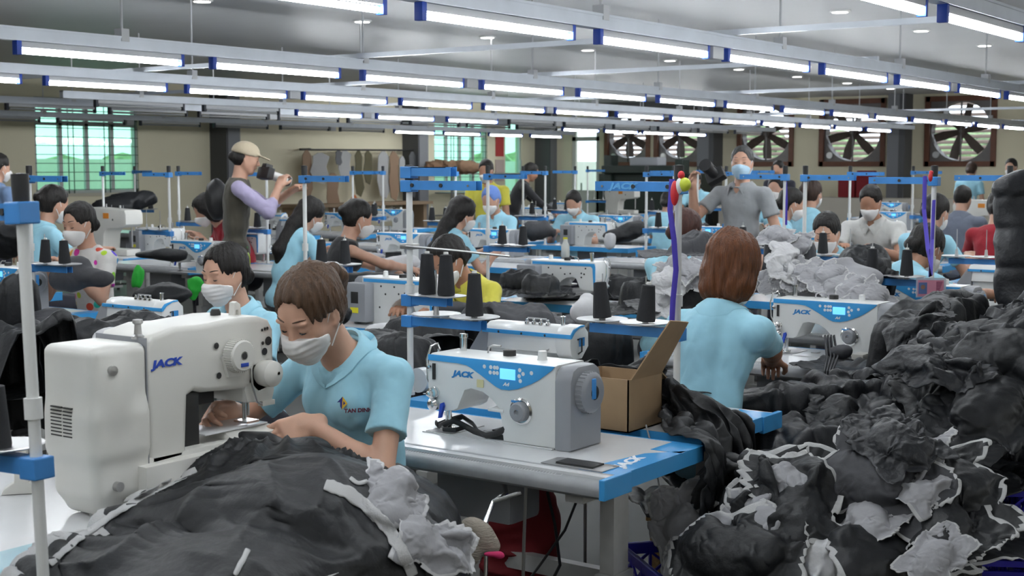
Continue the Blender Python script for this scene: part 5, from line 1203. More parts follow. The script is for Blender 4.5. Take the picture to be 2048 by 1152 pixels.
def lump(label, blobs, m=None, name='black_garment', cat='garment', vox=None, amp=.022, f=9, rd=.8, quilt=None, stretch=(1,1,1), seed=None, floor=None, group='heaped garments', amp2=.35, sharp=True, cuts=()):
    """blobs: (px, py, distance, half width in px, half height in px[, depth factor])"""
    m = m or NYL; S = Sdf(); d0 = min(b[2] for b in blobs); c0 = None
    if m in (NYL, DGR) and d0 < 8.6 and floor is None and name == 'black_garment' and stretch == (1,1,1) and not quilt and not label.startswith('x') and 'under ' not in label and 'hands' not in label:
        dm = sum(b[2] for b in blobs)/len(blobs); w_ = (max(b[0]+b[3] for b in blobs)-min(b[0]-b[3] for b in blobs))*dm/FPX; h_ = max(b[3] for b in blobs)*2*dm/FPX*.8
        return draped(label, [(b[0],b[1],b[2],b[3]*.95,b[4]*.95) for b in blobs], (w_+.16, h_+.24), (44,34), 0, m, name, cat, group, frames=18, amp=amp*.8, f=6, low=min(atd(*b[:3]).z-b[4]*b[2]/FPX for b in blobs))
    seed = (len(label)*7+int(blobs[0][0])) % 97 if seed is None else seed
    for b in blobs:
        c = atd(b[0], b[1], b[2]); sx, sz = b[3]*b[2]/FPX, b[4]*b[2]/FPX; sy = (b[5] if len(b) > 5 else rd)*(sx+sz)/2
        if c0 is None: c0 = c
        S.ell(c, (sx*.93, sy*.93, sz*.93), CY, min(.11, 1.5*min(sx, sz)))
    vox = vox or max(.007, .0020*d0)
    if floor is not None: S.cut((0,0,floor), (0,0,-1))
    for q in cuts: S.cut(*q)
    s_ = v3(stretch); Q = rotm(seed*1.3, seed*.7, seed*2.1); st_ = v3((1,.30,.5))
    def fold(P, d):
        W_ = P+.22*np.stack([vnoise(P, 3.2, seed+1), vnoise(P, 3.2, seed+2), vnoise(P, 3.2, seed+3)], 1)
        U = ((W_*s_)@Q)*st_ if stretch == (1,1,1) else W_*s_
        a = vnoise(U, f, seed); b = vnoise(U, f*2.6, seed+5); c = vnoise(P*s_, f*.5, seed+8)
        va = np.clip(1-np.abs(a)*3.2, 0, 1)**1.3; vb = np.clip(1-np.abs(b)*3.2, 0, 1)**1.3
        d = d-amp*(1.35*va+.5*vb-.6*c)+amp*.55
        if quilt:
            dirv, per, dep = quilt; t = (P+.05*np.stack([vnoise(P, 5, seed+4)]*3, 1))@v3(dirv); d = d+dep*(1-np.abs(np.sin(t*PI/per)))**2.2
        return d
    S.fn(fold)
    me = biggest(S.mesh(vox, name, m, pad=.03+amp*2)); me.transform(Matrix.Translation(-c0)); o = link(name, me, None, c0)
    return tag(o, label, cat, group)
def sheet_lib():
    L = []
    outs = [lambda u, v: abs(u) < .46+.04*math.sin(9*v) and abs(v) < .48-.12*abs(u)+.03*math.sin(13*u), lambda u, v: (u*u*4.2+v*v*3.6) < .95+.15*math.sin(5*math.atan2(v, u)), lambda u, v: abs(v) < .46 and abs(u) < .22+.26*(v+.5), lambda u, v: abs(u) < .48 and -.45+.3*abs(u) < v < .30+.3*math.cos(3*u)*.5]
    for i, f in enumerate(outs):
        cols = [MB().ell((.05*(i-1),.02,0), (.15,.08,.045)).ell((-.12,.08*(i%2),-.02), (.07,.10,.05)).box(-1,1,-1,1,-.1,-.035)]
        def ed(u, v, f=f): return 1 if not all(f(u+a, v+b) and abs(u+a) < .5 and abs(v+b) < .5 for a, b in ((.040,0),(-.040,0),(0,.050),(0,-.050))) else 0
        g = drape('sheet', LIN, (.56,.44), (46,36), Matrix.Translation((0,0,.12)), cols, frames=20, bend=.25, seed=i+1, wob=.014, grow=.02, fric=4, outline=f, edge=ed, quality=4, zf=lambda x, y, u, v, i=i: .05*math.sin(11*u+4*v*i)+.03*math.cos(15*v+i))
        L.append(cloth_fin(g, 1, .0025, wr=dict(amp=.007, f=7, seed=i, amp2=.0025, f2=22, ang=.6*i)))
    return L
SHEETS = sheet_lib(); _sv = {}
def sheet(i, m, edge, px, py, d, label, rot=(0,0,0), sc=1, name='lining_piece', cat='fabric piece', group='cut lining pieces'):
    k = (i, m.name, edge.name)
    if k not in _sv: me = SHEETS[i].copy(); me.materials[0] = m; me.materials[1] = edge; _sv[k] = me
    o = link(name, _sv[k], None, atd(px, py, d)); o.rotation_euler = (Matrix.Rotation(CAM_A,3,'Z') @ Matrix.Rotation(-rot[0],3,'Y') @ Matrix.Rotation(rot[1]*.5,3,'X') @ Matrix.Rotation(rot[2],3,'Z')).to_euler(); o.scale = (sc,)*3 if not isinstance(sc, tuple) else sc
    return tag(o, label, cat, group)
def draped(label, blobs, size, n=(56,46), rz=0, m=None, name='black_garment', cat='garment', group='heaped garments', frames=20, amp=.018, f=5, amp2=.006, f2=13, quilt=None, seed=None, edge=None, grow=.28, wob=.012, low=None, ang=None, floor=.02, sharp=1.8):
    """a cloth thrown over soft lumps"""
    from mathutils.bvhtree import BVHTree
    m = m or NYL; seed = len(label) % 17 if seed is None else seed; K = Sdf(); E = []
    for b in blobs:
        c = atd(b[0], b[1], b[2]); sx, sz = b[3]*b[2]/FPX, b[4]*b[2]/FPX; sy = (b[5] if len(b) > 5 else .8)*(sx+sz)/2
        K.ell(c, (sx, sy, sz), CY, .16); E.append((c, sx, sy, sz))
    c0 = sum((e[0] for e in E), Vector())/len(E); base = min(e[0].z-e[3] for e in E) if low is None else low
    K.noise(.05, 5, (1,1,1), False, seed); cm = K.mesh(.022, 'collider'); bv = BVHTree.FromPolygons([v.co for v in cm.vertices], [tuple(p.vertices) for p in cm.polygons])
    cs = [cm, MB().box(c0.x-2,c0.x+2,c0.y-2,c0.y+2,base-.2,base)]
    def zf(x, y, u, v):
        h = bv.ray_cast(Vector((x, y, 3)), Vector((0,0,-1)))[0]
        return max(base, h.z if h else base)+.02
    M = Matrix.Translation((c0.x, c0.y, 0)) @ Matrix.Rotation(CAM_A-PI/2+rz,4,'Z')
    g = drape(name, m, size, n, M, cs, frames=frames, bend=.12, seed=seed, wob=wob, zf=zf, grow=grow, fric=6, edge=edge, quality=4)
    g = cloth_fin(g, 1, .002, wr=dict(amp=amp, f=f, seed=seed, amp2=amp2, f2=f2, ang=seed*.7 if ang is None else ang, quilt=quilt, sharp=sharp))
    c0 = Vector((c0.x, c0.y, base)); g.transform(Matrix.Translation(-c0)); o = link(name, g, None, c0); return tag(o, label, cat, group)
def lay(i, m, e, px, py, label, spin, sc, lift=.012, name='fabric_piece', group='cut pieces on the front pile', nb=.55, flat=.6):
    """let a piece down along the line of sight onto whatever already lies there"""
    bpy.context.view_layer.update(); dg_ = bpy.context.evaluated_depsgraph_get(); o = Vector((0,0,CAM_H)); q = atd(px, py, 3); dv = (q-o).normalized()
    for _k in range(6):
        ok, loc, nor, _i, _o, _m = SC.ray_cast(dg_, o, dv)
        r_ = _o
        while r_ and r_.parent: r_ = r_.parent
        if not ok or r_.get('category') not in ('person', 'thread stand', 'thread cone', 'ribbon', 'ornament', 'sewing machine'): break
        o = loc+dv*.02
    ob = sheet(i, m, e, px, py, 4, label, (0,0,0), sc, name, group=group)
    if ok:
        if nor.dot(dv) > 0: nor = -nor
        z = (nor*nb+Vector((0,0,flat))-dv*.35).normalized(); x = Vector((math.cos(spin), math.sin(spin), 0)); x = (x-z*x.dot(z)).normalized(); y = z.cross(x)
        M = Matrix((x, y, z)).transposed().to_4x4(); ob.rotation_euler = M.to_euler(); ob.location = loc+z*(lift+.03*sc)
    return ob
# ---- left side, behind the cream machine
lump('dark grey padded jacket lying in a rounded heap left of the overlock machine', [(105,655,5.1,55,42),(150,690,5.0,50,30),(75,700,5.0,40,40)], DGR, amp=.015, quilt=((.3,.5,.8),.09,.012))
draped('black jacket heap at the left picture edge behind the nearest thread stand', [(20,650,5.2,60,60),(10,720,4.8,75,56),(70,745,4.6,66,50)], (.75,.70), (50,46), .3, NYL, amp=.022, low=.62)
draped('black jacket draped in front of the overlock machine left of the second woman', [(250,692,4.95,74,30),(160,712,4.8,60,40),(340,678,5.1,70,26)], (.85,.42), (60,34), .0, NYL, amp=.018, low=.785)
lump('white padding piece lying behind the big cream machine', [(222,676,4.6,42,26),(190,690,4.55,25,14)], LINW, name='white_padding_piece', amp=.008)
lump('yellow folded cloth at the left picture edge', [(-4,625,5.6,22,18)], YEL, name='yellow_cloth', amp=.006)
lump('black clothes heap under the left window beside the bulky cream machine', [(270,400,13.6,50,18),(225,412,13.4,40,14),(310,420,13,30,16)], NYL, amp=.03)
lump('black clothes heap at far left behind the ponytailed person', [(30,430,10.6,48,30),(15,480,10.2,45,45),(70,500,10.0,25,60)], NYL, amp=.03)
lump('black jackets piled on the long table right of the polka-dot blouse', [(262,513,9.0,42,13),(320,510,9.2,50,11),(232,522,8.8,22,15)], NYL, amp=.02)
lump('dark cloth being sewn in the hands of the polka-dot blouse wearer', [(150,538,7.75,34,26),(190,556,7.7,36,18),(130,560,7.7,30,20)], DGR, amp=.014)
lump('black clothes in the shadow under the long grey-edged table', [(330,590,7.6,60,26),(390,570,8.0,50,22),(290,612,7.0,60,22)], NYL, amp=.025)
lump('black clothes behind the second woman, under the table corner', [(600,570,7.8,50,22),(660,590,7.2,50,26),(640,630,6.6,60,20)], NYL, amp=.022)
# ---- middle
draped('black jacket heap on the table between the front operator and the overlock machine', [(740,712,5.35,66,34),(690,740,5.25,50,34),(800,725,5.2,54,32)], (.62,.52), (50,42), .2, NYL, amp=.018, f=6, low=.785)
draped('black jacket heap reaching from the overlock machine towards the woman in yellow', [(850,680,5.65,74,30),(930,650,5.95,60,26),(905,715,5.35,70,26)], (.75,.60), (54,44), .1, NYL, amp=.018, f=6, low=.785)
lump('dark grey jacket beside the arm of the woman in yellow', [(990,635,6.3,60,16),(1050,640,6.2,40,12)], DGR, amp=.014)
lump('white padding sheet on the table left of the blue thread stand', [(775,660,5.75,48,17),(740,672,5.7,25,10)], LINW, name='white_padding_piece', amp=.006)
lump('white padding cone of cloth right of the woman in yellow', [(1172,625,6.2,34,30),(1175,600,6.25,16,18)], LINW, name='white_padding_piece', amp=.008)
lump('black jackets between the overlock machine and the cardboard box', [(1215,700,5.1,60,26),(1270,745,4.75,50,40),(1320,690,5.2,34,24),(1205,760,4.75,40,30)], NYL, amp=.018)
lump('black jackets behind the machine right of the woman in yellow', [(1250,575,8.6,60,20),(1200,590,8.3,50,16),(1150,560,9.0,30,14)], NYL, amp=.02)
lump('black jackets beside the hip of the worker with red-brown bun', [(1300,590,7.0,40,22),(1345,600,6.8,40,28)], NYL, amp=.018)
lump('black clothes under the table by the lace-top woman', [(690,540,9.0,40,22),(740,560,8.6,60,22)], NYL, amp=.022)
lump('white and black padding heap left of the thread stand before the woman in yellow', [(800,525,9.6,42,14),(770,535,9.5,22,16)], LINW, name='white_padding_piece', amp=.02)
lump('black cloth heap right of the woman in yellow, mid hall', [(1040,568,8.2,34,18),(1078,576,8.0,34,16)], NYL, amp=.02)
lump('black cloth piled right of the machine on the blue-edged mid table', [(1265,460,13.6,28,20),(1235,468,13.6,30,12)], NYL, amp=.03)
lump('grey cloth piled left of the mid hall beside two black cones', [(1075,462,13.4,34,18),(1110,455,13.8,20,14)], DGR, amp=.03)
lump('light cloth bundle drooping over the blue edge of the mid table', [(1220,482,12.6,14,18)], LINW, name='white_padding_piece', amp=.01)
lump('grey cloth on the table beside the lace-top woman', [(748,512,9.7,28,8),(720,520,9.6,20,7)], LIN, name='grey_cloth', amp=.02)
# ---- grey linings behind the auburn-haired woman
lump('black and grey jackets heaped between the red-brown bun and the auburn hair', [(1375,570,6.3,52,38),(1400,520,6.7,38,26),(1350,610,6.1,42,26)], NYL, amp=.02)
lump('dark grey jacket in front of the worker with red-brown bun', [(1395,495,7.2,40,13),(1360,505,7.1,25,10)], DGR, amp=.012)
lump('charcoal cloth heap right of the auburn hair', [(1545,500,7.4,50,28),(1530,560,6.6,44,36),(1580,520,7.2,40,24)], DGR, amp=.028)
lump('grey lining base heap behind the right lockstitch machine', [(1640,575,6.35,90,36),(1700,560,6.5,60,40),(1590,560,6.4,40,34)], LIN, name='grey_cloth', amp=.024, f=7)
lump('black puffer piece between the lining heap and the badge machine', [(1712,525,7.0,34,26),(1735,545,6.9,30,20)], NYL, amp=.012)
for i in range(9):
    lay(i % 2, LIN, SELV, 1562+22*i, 560-10*(i < 5)+9*max(0,i-4), 'light grey lining piece lapped over the heap behind the right machine, %s from its left' % ORD[i], 2.3+.12*i, .46, name='lining_piece', group='cut lining pieces', lift=-.01)
for i, (px, py, d) in enumerate([(1345,560,6.0),(1372,540,6.1),(1400,560,6.0),(1330,600,5.9),(1555,480,7.1),(1590,500,6.9),(1565,530,6.6),(1420,515,6.5)]):
    lay((i+1) % 4, LIN if i % 3 else LINW, SELV, px, py, 'grey lining scrap on the heaps beside the auburn hair, %s of eight' % ORD[i], 1.1*i, .45, name='lining_piece', group='cut lining pieces')
# ---- right front: crates and the large pile
crate_n = [0]
def crate(x, y, z, rz, label, w=.56, d=.38, h=.27):
    t = thing('plastic_crate', label, 'crate', (x, y, z), rz, 'blue crates')
    def wall(L, A):   # lattice wall along local x of length L, transform A
        m_ = MB(); m_.M = A
        m_.box(-L/2,L/2,-.004,.004,h-.035,h,.002).box(-L/2,L/2,-.004,.004,0,.02).box(-L/2,L/2,-.010,.006,h-.012,h)
        n = max(2, round(L/.095)); s = L/n
        for k in range(n+1): m_.box(-L/2+k*s-.004,-L/2+k*s+.004,-.005,.005,0,h)
        m_.box(-L/2,L/2,-.004,.004,h*.47,h*.53)
        for k in range(n):
            for (z0, z1) in ((.02,h*.48),(h*.52,h-.03)):
                xa, xb = -L/2+k*s, -L/2+(k+1)*s
                for (p, q) in (((xa,z0),(xb,z1)),((xb,z0),(xa,z1))):
                    dx, dz = q[0]-p[0], q[1]-p[1]; l = math.hypot(dx, dz); nx, nz = -dz/l*.004, dx/l*.004
                    m_.add([(p[0]+nx,-.003,p[1]+nz),(p[0]-nx,-.003,p[1]-nz),(q[0]-nx,-.003,q[1]-nz),(q[0]+nx,-.003,q[1]+nz),(p[0]+nx,.003,p[1]+nz),(p[0]-nx,.003,p[1]-nz),(q[0]-nx,.003,q[1]-nz),(q[0]+nx,.003,q[1]+nz)], [(0,1,2,3),(7,6,5,4),(0,4,5,1),(2,6,7,3),(1,5,6,2),(3,7,4,0)])
        return m_
    for k, (L, A) in enumerate([(w, Matrix.Translation((0,-d/2,0))), (w, Matrix.Translation((0,d/2,0)) @ Matrix.Rotation(PI,4,'Z')), (d, Matrix.Translation((-w/2,0,0)) @ Matrix.Rotation(-PI/2,4,'Z')), (d, Matrix.Translation((w/2,0,0)) @ Matrix.Rotation(PI/2,4,'Z'))]):
        wall(L, A).build('crate_wall', crate_blue, t, False)
    MB().box(-w/2,w/2,-d/2,d/2,0,.006).build('crate_base', crate_blue, t, False); return t
CR = CAM_A-PI/2
_c1 = atd(1462, 1100, 4.02); crate(_c1.x, _c1.y, 0, CR+.25, 'blue plastic crate on the floor under the front pile, lower of two', h=.22); crate(_c1.x, _c1.y, .222, CR+.25, 'blue plastic crate whose corner shows at the left of the front pile', h=.22)
for k, (px, zz) in enumerate([(1925,0),(1925,.285),(2110,0),(2110,.285),(1760,0)]):
    c = atd(px, 1000, 4.62); crate(c.x, c.y, zz, CR-.12, 'blue lattice crate under the puffer heap at the right, %s of the stack' % ['lower left','upper left','lower right','upper right','foremost'][k], w=.33 if k < 4 else .30)
Z5 = .0
QE = lambda u, v: 0
draped('black puffer jacket body spread below the right machine table', [(1520,850,4.95,100,46),(1640,830,5.0,120,46),(1760,815,5.05,100,50)], (1.05,.75), (64,46), .15, PUFF, quilt=((.75,-.55,.2),.10,.024), amp=.009, low=.5, seed=3)
draped('black puffer jacket sleeve lying along the foot of the right table', [(1520,945,4.5,90,40),(1630,905,4.6,110,44),(1760,870,4.75,100,56)], (.98,.62), (60,40), .12, PUFF, quilt=((.45,-.75,.3),.095,.022), amp=.012, low=.42, seed=5)
draped('large black puffer jacket heap at the right picture edge on the blue crates', [(1960,760,4.9,110,110),(2060,740,4.8,100,140),(1880,800,4.8,80,76)], (1.05,.95), (72,64), .2, PUFF, quilt=((.6,-.5,.6),.13,.020), amp=.022, low=.56, seed=8, f=4)
draped('crumpled black jacket in front of the badge machine', [(1850,665,5.4,66,56),(1800,700,5.3,44,46),(1905,660,5.5,54,40)], (.72,.62), (56,46), .4, NYL, amp=.026, f=6, low=.78, seed=4)
lump('black jacket sleeve rolled between the two puffer jackets at the right', [(1830,760,5.05,50,34),(1870,700,5.1,40,40)], NYL, amp=.018, vox=.008)
lump('long black puffer jacket hanging at the right picture edge', [(2068,430,5.4,84,80),(2066,560,5.35,86,120),(2056,690,5.25,80,80),(2036,374,5.4,50,28)], PUFF, amp=.009, quilt=((0,0,1),.15,.010), vox=.009, rd=.45)
draped('black garment on top of the front pile with a pale rim', [(1620,975,4.3,120,48),(1760,965,4.3,110,48),(1850,975,4.3,60,48)], (.95,.60), (64,44), -.05, NYL, amp=.020, f=5, low=.42, seed=6, edge=lambda u, v: 1 if v < -.47 else 0)
draped('black garment at the lower middle of the front pile', [(1500,1060,4.05,100,70),(1640,1080,4.0,110,70),(1780,1060,4.05,110,80)], (1.05,.70), (68,46), .1, NYL, amp=.024, f=5, low=.2, seed=9)
draped('black garment at the right end of the front pile hanging over the crates', [(1840,1020,4.15,70,60),(1870,1080,4.1,56,70)], (.48,.45), (48,42), -.2, NYL, amp=.020, f=6, low=.2, seed=2, edge=lambda u, v: 1 if abs(u) > .47 else 0)
lump('black cloth bundle low at the left of the front pile', [(1450,960,4.25,50,50),(1440,1020,4.1,60,50),(1480,1100,3.9,80,50)], NYL, amp=.02, vox=.007)
PC2 = [(3,NYL,SELV,1520,1010,.3,.55),(1,NYL,SELV,1640,1060,1.2,1.2),(0,NYL,SELV,1830,1010,2.2,1.0),(1,NYL,SELV,1895,1060,.6,.7),(2,NYL,SELV,1740,1120,2.9,1.0),
       (0,LIN,SELV,1385,1060,.5,.62),(1,LIN,SELV,1445,1095,1.9,.66),(3,LIN,SELV,1490,1060,2.7,.55),(2,LIN,SELV,1540,1100,.2,.66),(0,LIN,LIN,1650,1120,1.2,.5),(1,LIN,SELV,1745,1045,.8,.48),
       (2,LIN,SELV,1860,930,-.9,.45),(3,LIN,SELV,1850,985,2.9,.38),(2,LIN,SELV,1590,965,1.3,.38),(0,LIN,SELV,1880,1120,-.2,.4),(3,LINW,SELV,1660,1150,.6,.5),(2,LIN,SELV,1400,1135,2.2,.5),
       (3,NYL,SELV,1590,1010,3.6,.7),(0,DGR,SELV,1760,985,4.4,.8),(1,NYL,SELV,1480,1130,5.2,.8)]
PW2 = ['black with white rim, upper left','arched black with white frayed rim, centre','large black with white rim, right of centre','black with white rim, at its far right','black with white rim, bottom right','grey, upper left above the crate','grey folded, left part','bent grey, left middle','grey, low left middle','broad grey, bottom middle','grey, inside the arch of black cloth',
       'upright pointed grey, upper right','grey flap, upper right','small crumpled grey, upper middle','grey, lower right corner','white, at the bottom edge','grey, low left over the crate','black with pale rim, middle','charcoal with white rim, upper middle right','black with pale rim, bottom left']
for (i, m, e, px, py, sp_, sc), w_ in zip(PC2, PW2): lay(i, m, e, px, py, 'cut fabric piece on the front pile, '+w_, sp_, sc)
for k, (i, m, px, py, sp_, sc, w_) in enumerate([(0,NYL,1900,775,.5,.95,'middle of the big heap'),(1,NYL,2000,715,2.0,.95,'upper right of the big heap'),(3,PUFF,1870,750,1.1,.65,'left shoulder of the big heap'),(2,NYL,1680,850,.2,.62,'behind the front pile, middle'),(0,NYL,1950,840,3.0,1.0,'low right of the big heap'),(0,PUFF,1790,890,.9,.62,'between the big heap and the front pile'),(3,NYL,1840,660,2.2,.55,'on the crumpled jacket before the badge machine')]):
    lay(i, m, m, px, py, 'loose black cloth piece, '+w_, sp_, sc, name='loose_black_piece', group='loose black pieces on the heaps', nb=.7, flat=1.1)
# garment hanging over the corner of the near tables
_k = [MB().box(2.99,3.56,1.86,3.2,.30,.785), MB().box(3.62,4.24,1.92,3.2,.30,.785), MB().box(3.585,3.80,2.14,2.38,.78,.92)]
_g = drape('black_garment', NYL, (.78,.36), (76,38), Matrix.Translation((3.64,1.97,.80)) @ Matrix.Rotation(.85,4,'Z'), _k, frames=34, bend=.08, seed=4, wob=.010, grow=.22, fric=9, selfc=True, quality=5, pins=lambda u, v: (u-.30)**2+(v+.10)**2 < .004,
           zf=lambda x, y, u, v: .01+.10*math.exp(-((u-.30)**2+(v+.10)**2)*40)+.02*math.sin(14*math.atan2(v+.10, u-.30)))
_g = cloth_fin(_g, 1, .002, wr=dict(amp=.012, f=8, seed=3, amp2=.005, f2=20)); _o = link('black_garment', _g); tag(_o, 'black nylon garment draped over the foot of the right thread stand and table corner', 'garment', 'heaped garments')
MB_ = MB().tube([atd(1292,850,4.22),atd(1300,880,4.19),atd(1310,930,4.18),atd(1320,980,4.18),atd(1328,1030,4.18)], .003, 6); tag(MB_.build('hanging_string', SELV), 'white string hanging from the blue table corner', 'string')
# cloth under the hands
lump('dark cloth under the hands of the auburn-haired person', [(1590,790,4.95,50,26),(1540,806,4.9,60,22),(1490,812,4.85,44,16)], NYL, amp=.014)
lump('dark cloth under the hands of the woman in yellow', [(900,615,6.9,44,10),(940,625,6.7,40,10)], DGR, amp=.010)
lump('dark cloth passing under the cream machine needle', [(520,885,3.55,50,22),(600,900,3.5,60,26),(560,920,3.4,70,24)], NYL, amp=.010, vox=.006)
lump('dark cloth in front of the woman with the big bun at right', [(1745,560,6.7,40,22),(1790,640,6.2,40,20)], NYL, amp=.018)
# ================================================================== small things near the camera
def boxy(label, px, py, m, size, rz, name='cardboard_box', z=.7815, cat='box'):
    p = at(px, py, z); o = MB().box(-size[0]/2,size[0]/2,-size[1]/2,size[1]/2,0,size[2],.002).build(name, m); o.location = p; o.rotation_euler = (0,0,rz); return tag(o, label, cat)
cbx = thing('cardboard_box', 'open brown cardboard box with raised flap, right of the nearest lockstitch machine', 'box', (3.69, 2.26, .7815), 0)
mb = MB(); w, d, h = .21, .23, .165
mb.box(-w/2,w/2,-d/2,d/2,0,.004).box(-w/2,w/2,-d/2,-d/2+.004,0,h).box(-w/2,w/2,d/2-.004,d/2,0,h).box(-w/2,-w/2+.004,-d/2,d/2,0,h).box(w/2-.004,w/2,-d/2,d/2,0,h).build('box_body', cardboard, cbx, False)
def flap(pts, o=.004):
    a = [Vector(p) for p in pts]; n = (a[1]-a[0]).cross(a[2]-a[0]).normalized()*o; MB().add(a+[p+n for p in a], [(3,2,1,0),(4,5,6,7),(0,1,5,4),(1,2,6,5),(2,3,7,6),(3,0,4,7)]).build('box_flap', cardboard, cbx, False)
flap([(-w/2,-d/2,h),(-w/2,d/2,h),(-w/2-.04,d/2-.015,h-.11),(-w/2-.04,-d/2+.015,h-.11)][::-1]) if False else None
flap([(-w/2+.01,-d/2,h),(w/2-.01,-d/2,h),(w/2-.02,-d/2-.10,h+.17),(-w/2+.04,-d/2-.12,h+.19)])
flap([(w/2,-d/2,h),(w/2,d/2,h),(w/2+.10,d/2-.02,h-.05),(w/2+.10,-d/2+.02,h-.05)])
# black strap coil at the needle
p0 = Vector((3.30, 2.60, .785)); st = MB()
st.tube([p0+Vector(q) for q in [(.02,.09,.010),(.0,.06,.004),(-.01,.03,.018),(.0,.0,.03),(.01,-.04,.012),(-.01,-.09,.006),(-.03,-.14,.004),(-.03,-.19,.004),(-.02,-.25,.004),(.0,-.29,.003)]], [.004]*10, 8, flat=2.4)
st.tube([p0+Vector(q) for q in [(.0,.07,.006),(.03,.04,.022),(.04,0,.036),(.03,-.05,.02),(-.01,-.10,.008),(-.04,-.15,.006),(-.05,-.2,.02),(-.045,-.225,.035),(-.035,-.215,.03)]], .004, 8, flat=2.4)
st.tube([p0+Vector(q) for q in [(.0,.05,.004),(-.03,.02,.005),(-.02,-.02,.006),(.02,-.03,.01),(.02,.02,.02),(.0,.06,.008)]], .0035, 8, flat=2)
tag(st.build('elastic_strap', black_plastic), 'black elastic strap lying looped at the needle of the nearest lockstitch machine', 'strap')
tag(MB().box(3.36,3.44,2.40,2.50,.783,.789,.002).build('black_pad', black_plastic), 'small flat black pad against the column of the nearest lockstitch machine', 'pad')
o = MB().mat(steel).box(-.045,.045,-.10,.10,0,.003,.001).mat(dark_metal).box(-.03,.03,-.06,.06,.003,.008,.001).build('bobbin_tray'); o.location = (3.12,2.02,.7815); tag(o, 'grey metal tray set in the near table beside the blue corner', 'tray')
logo(NEAR_TABLE, 'JACK', .05, logo_white, (.53,.23,.7818), (0,0,PI/2+.12), sx=1.3)
tag(MB().box(-.025,.025,-.02,.02,0,.03,.002).build('yellow_sticker', mat('pale_yellow_note', (.62,.58,.33), .7)), 'x', 'sticker'); _s = bpy.data.objects['yellow_sticker']; _s.data.transform(Matrix.Diagonal((.5,.03,.8,1))); _s.location = (3.25,2.462,.938); _s.rotation_euler = (0,0,FP); _s['label'] = 'small pale yellow sticker on the front of the nearest lockstitch machine'
# clear tape roll and tools at the foot of the double stand
clr = mat('clear_plastic', (.62,.66,.68), .2)
o = MB().lathe([(.0,-.018),(.045,-.02),(.045,.02),(.0,.018)], 24, (0,0,0), 'x').build('tape_roll', clr); _q = at(842,785,.78); o.location = (_q.x,_q.y,.827); tag(o, 'clear tape roll standing beside the foot of the double-armed stand', 'tape roll')
boxy('dark grey small case beside the clear tape roll', 880, 776, machine_grey, (.10,.12,.035), FP, 'small_case', cat='case')
o = boxy('small grey-white control box at the foot of the right lockstitch machine', 1722, 728, mat('beige_box', (.42,.41,.38), .5), (.05,.09,.045), FP, 'control_box', cat='box')
# straps hanging over the ruler edge at the right machine
st = MB(); q0 = atd(1655, 690, 5.35)
for k in range(4): st.tube([atd(1650+6*k,672,5.5), atd(1654+7*k,715,5.42), atd(1648+5*k,745,5.3), atd(1638+11*k,790,5.25), atd(1630+14*k,815,5.2)], .005, 6, flat=2)
tag(st.build('hanging_strap', DGR), 'dark grey straps hanging over the ruler edge beside the auburn-haired person', 'strap')
tag(lump('x', [(1676,706,5.45,26,10),(1690,700,5.45,18,12)], DGR, name='folded_cloth', amp=.006), 'small folded grey cloth beside the needle of the right lockstitch machine', 'cloth')
# lifted white dress-stand plug left of the middle machine, oil cone
o = MB().lathe([(.014,0),(.012,.01),(.006,.07),(.004,.075),(0,.076)], 14).build('oil_nozzle', white_paint); _q = at(712,645,.7815); o.location = _q; tag(o, 'thin white plastic spout standing left of the grey control box', 'bottle spout')
# bottle
bt = thing('drink_bottle', 'green-labelled drink bottle on the table behind the second woman', 'bottle', at(492,520,.7815)); bt.location = atd(492,524,10.6); bt.location.z = .7815
MB().lathe([(.030,0),(.033,.01),(.033,.12),(.028,.14),(.014,.165),(.014,.18)], 16).build('bottle_body', mat('yellow_green_drink', (.35,.50,.02), .3), bt); MB().lathe([(.0335,.04),(.0335,.10)], 16).build('bottle_label', mat('lime_label', (.55,.65,.03), .5), bt); MB().lathe([(.016,.178),(.016,.20),(0,.20)], 12).build('bottle_cap', mat('green_cap', (.01,.25,.03), .5), bt)
o = MB().lathe([(.035,0),(.038,.01),(.038,.10),(.02,.14),(.018,.16),(0,.162)], 14).build('spray_bottle', mat('white_bottle', (.6,.6,.55), .4)); _q = atd(1131,470,12.4); o.location = (_q.x,_q.y,.7815); tag(o, 'white and orange spray bottle on the blue-edged mid table', 'bottle')
# bright green mesh bags under the long table
for k, (px, py) in enumerate([(276,560),(388,580)]): lump('bright green net bag under the long grey-edged table, %s' % ['left one','right one'][k], [(px,py,8.0,12,20),(px+6,py-14,8.0,8,12)], mat('green_net', (.015,.36,.03), .7), name='green_net_bag', cat='bag', amp=.02, vox=.01)
# badge and ribbons
bd = thing('name_badge', 'pink name badge with a small portrait hanging before the right machine', 'badge', atd(1862,574,5.95)); bd.rotation_euler = (PI/2,0,CAM_A-PI/2)
MB().box(-.065,.065,-.045,.040,-.001,.001).build('badge_sleeve', mat('badge_plastic', (.55,.55,.60), .2, alpha=.55), bd, False); MB().box(-.058,.055,-.040,.030,.001,.002).build('badge_card', mat('pink_card', (.60,.24,.33), .6), bd, False)
MB().mat(mat('portrait_ground', (.10,.16,.35), .6)).box(-.055,-.018,-.03,.02,.002,.003).mat(mat('portrait_face', (.5,.3,.22), .6)).lathe([(0,.0035),(.010,.0035)], 12, (-.036,.0,0)).build('badge_portrait', None, bd, False)
rb = MB()
for k in range(9): rb.box(-.008+.03,.05-.002*k,-.006+.026-.0055*k,-.004+.026-.0055*k+.0012,.0021,.0026)
rb.build('badge_text_lines', mat('badge_ink', (.25,.05,.12), .7), bd, False)
def ribbon(label, pts, m, w=.008): 
    mb = MB(); mb.tube([atd(*p) for p in pts], [w]*len(pts), 6, flat=.25); return tag(mb.build('ribbon', m), label, 'ribbon')
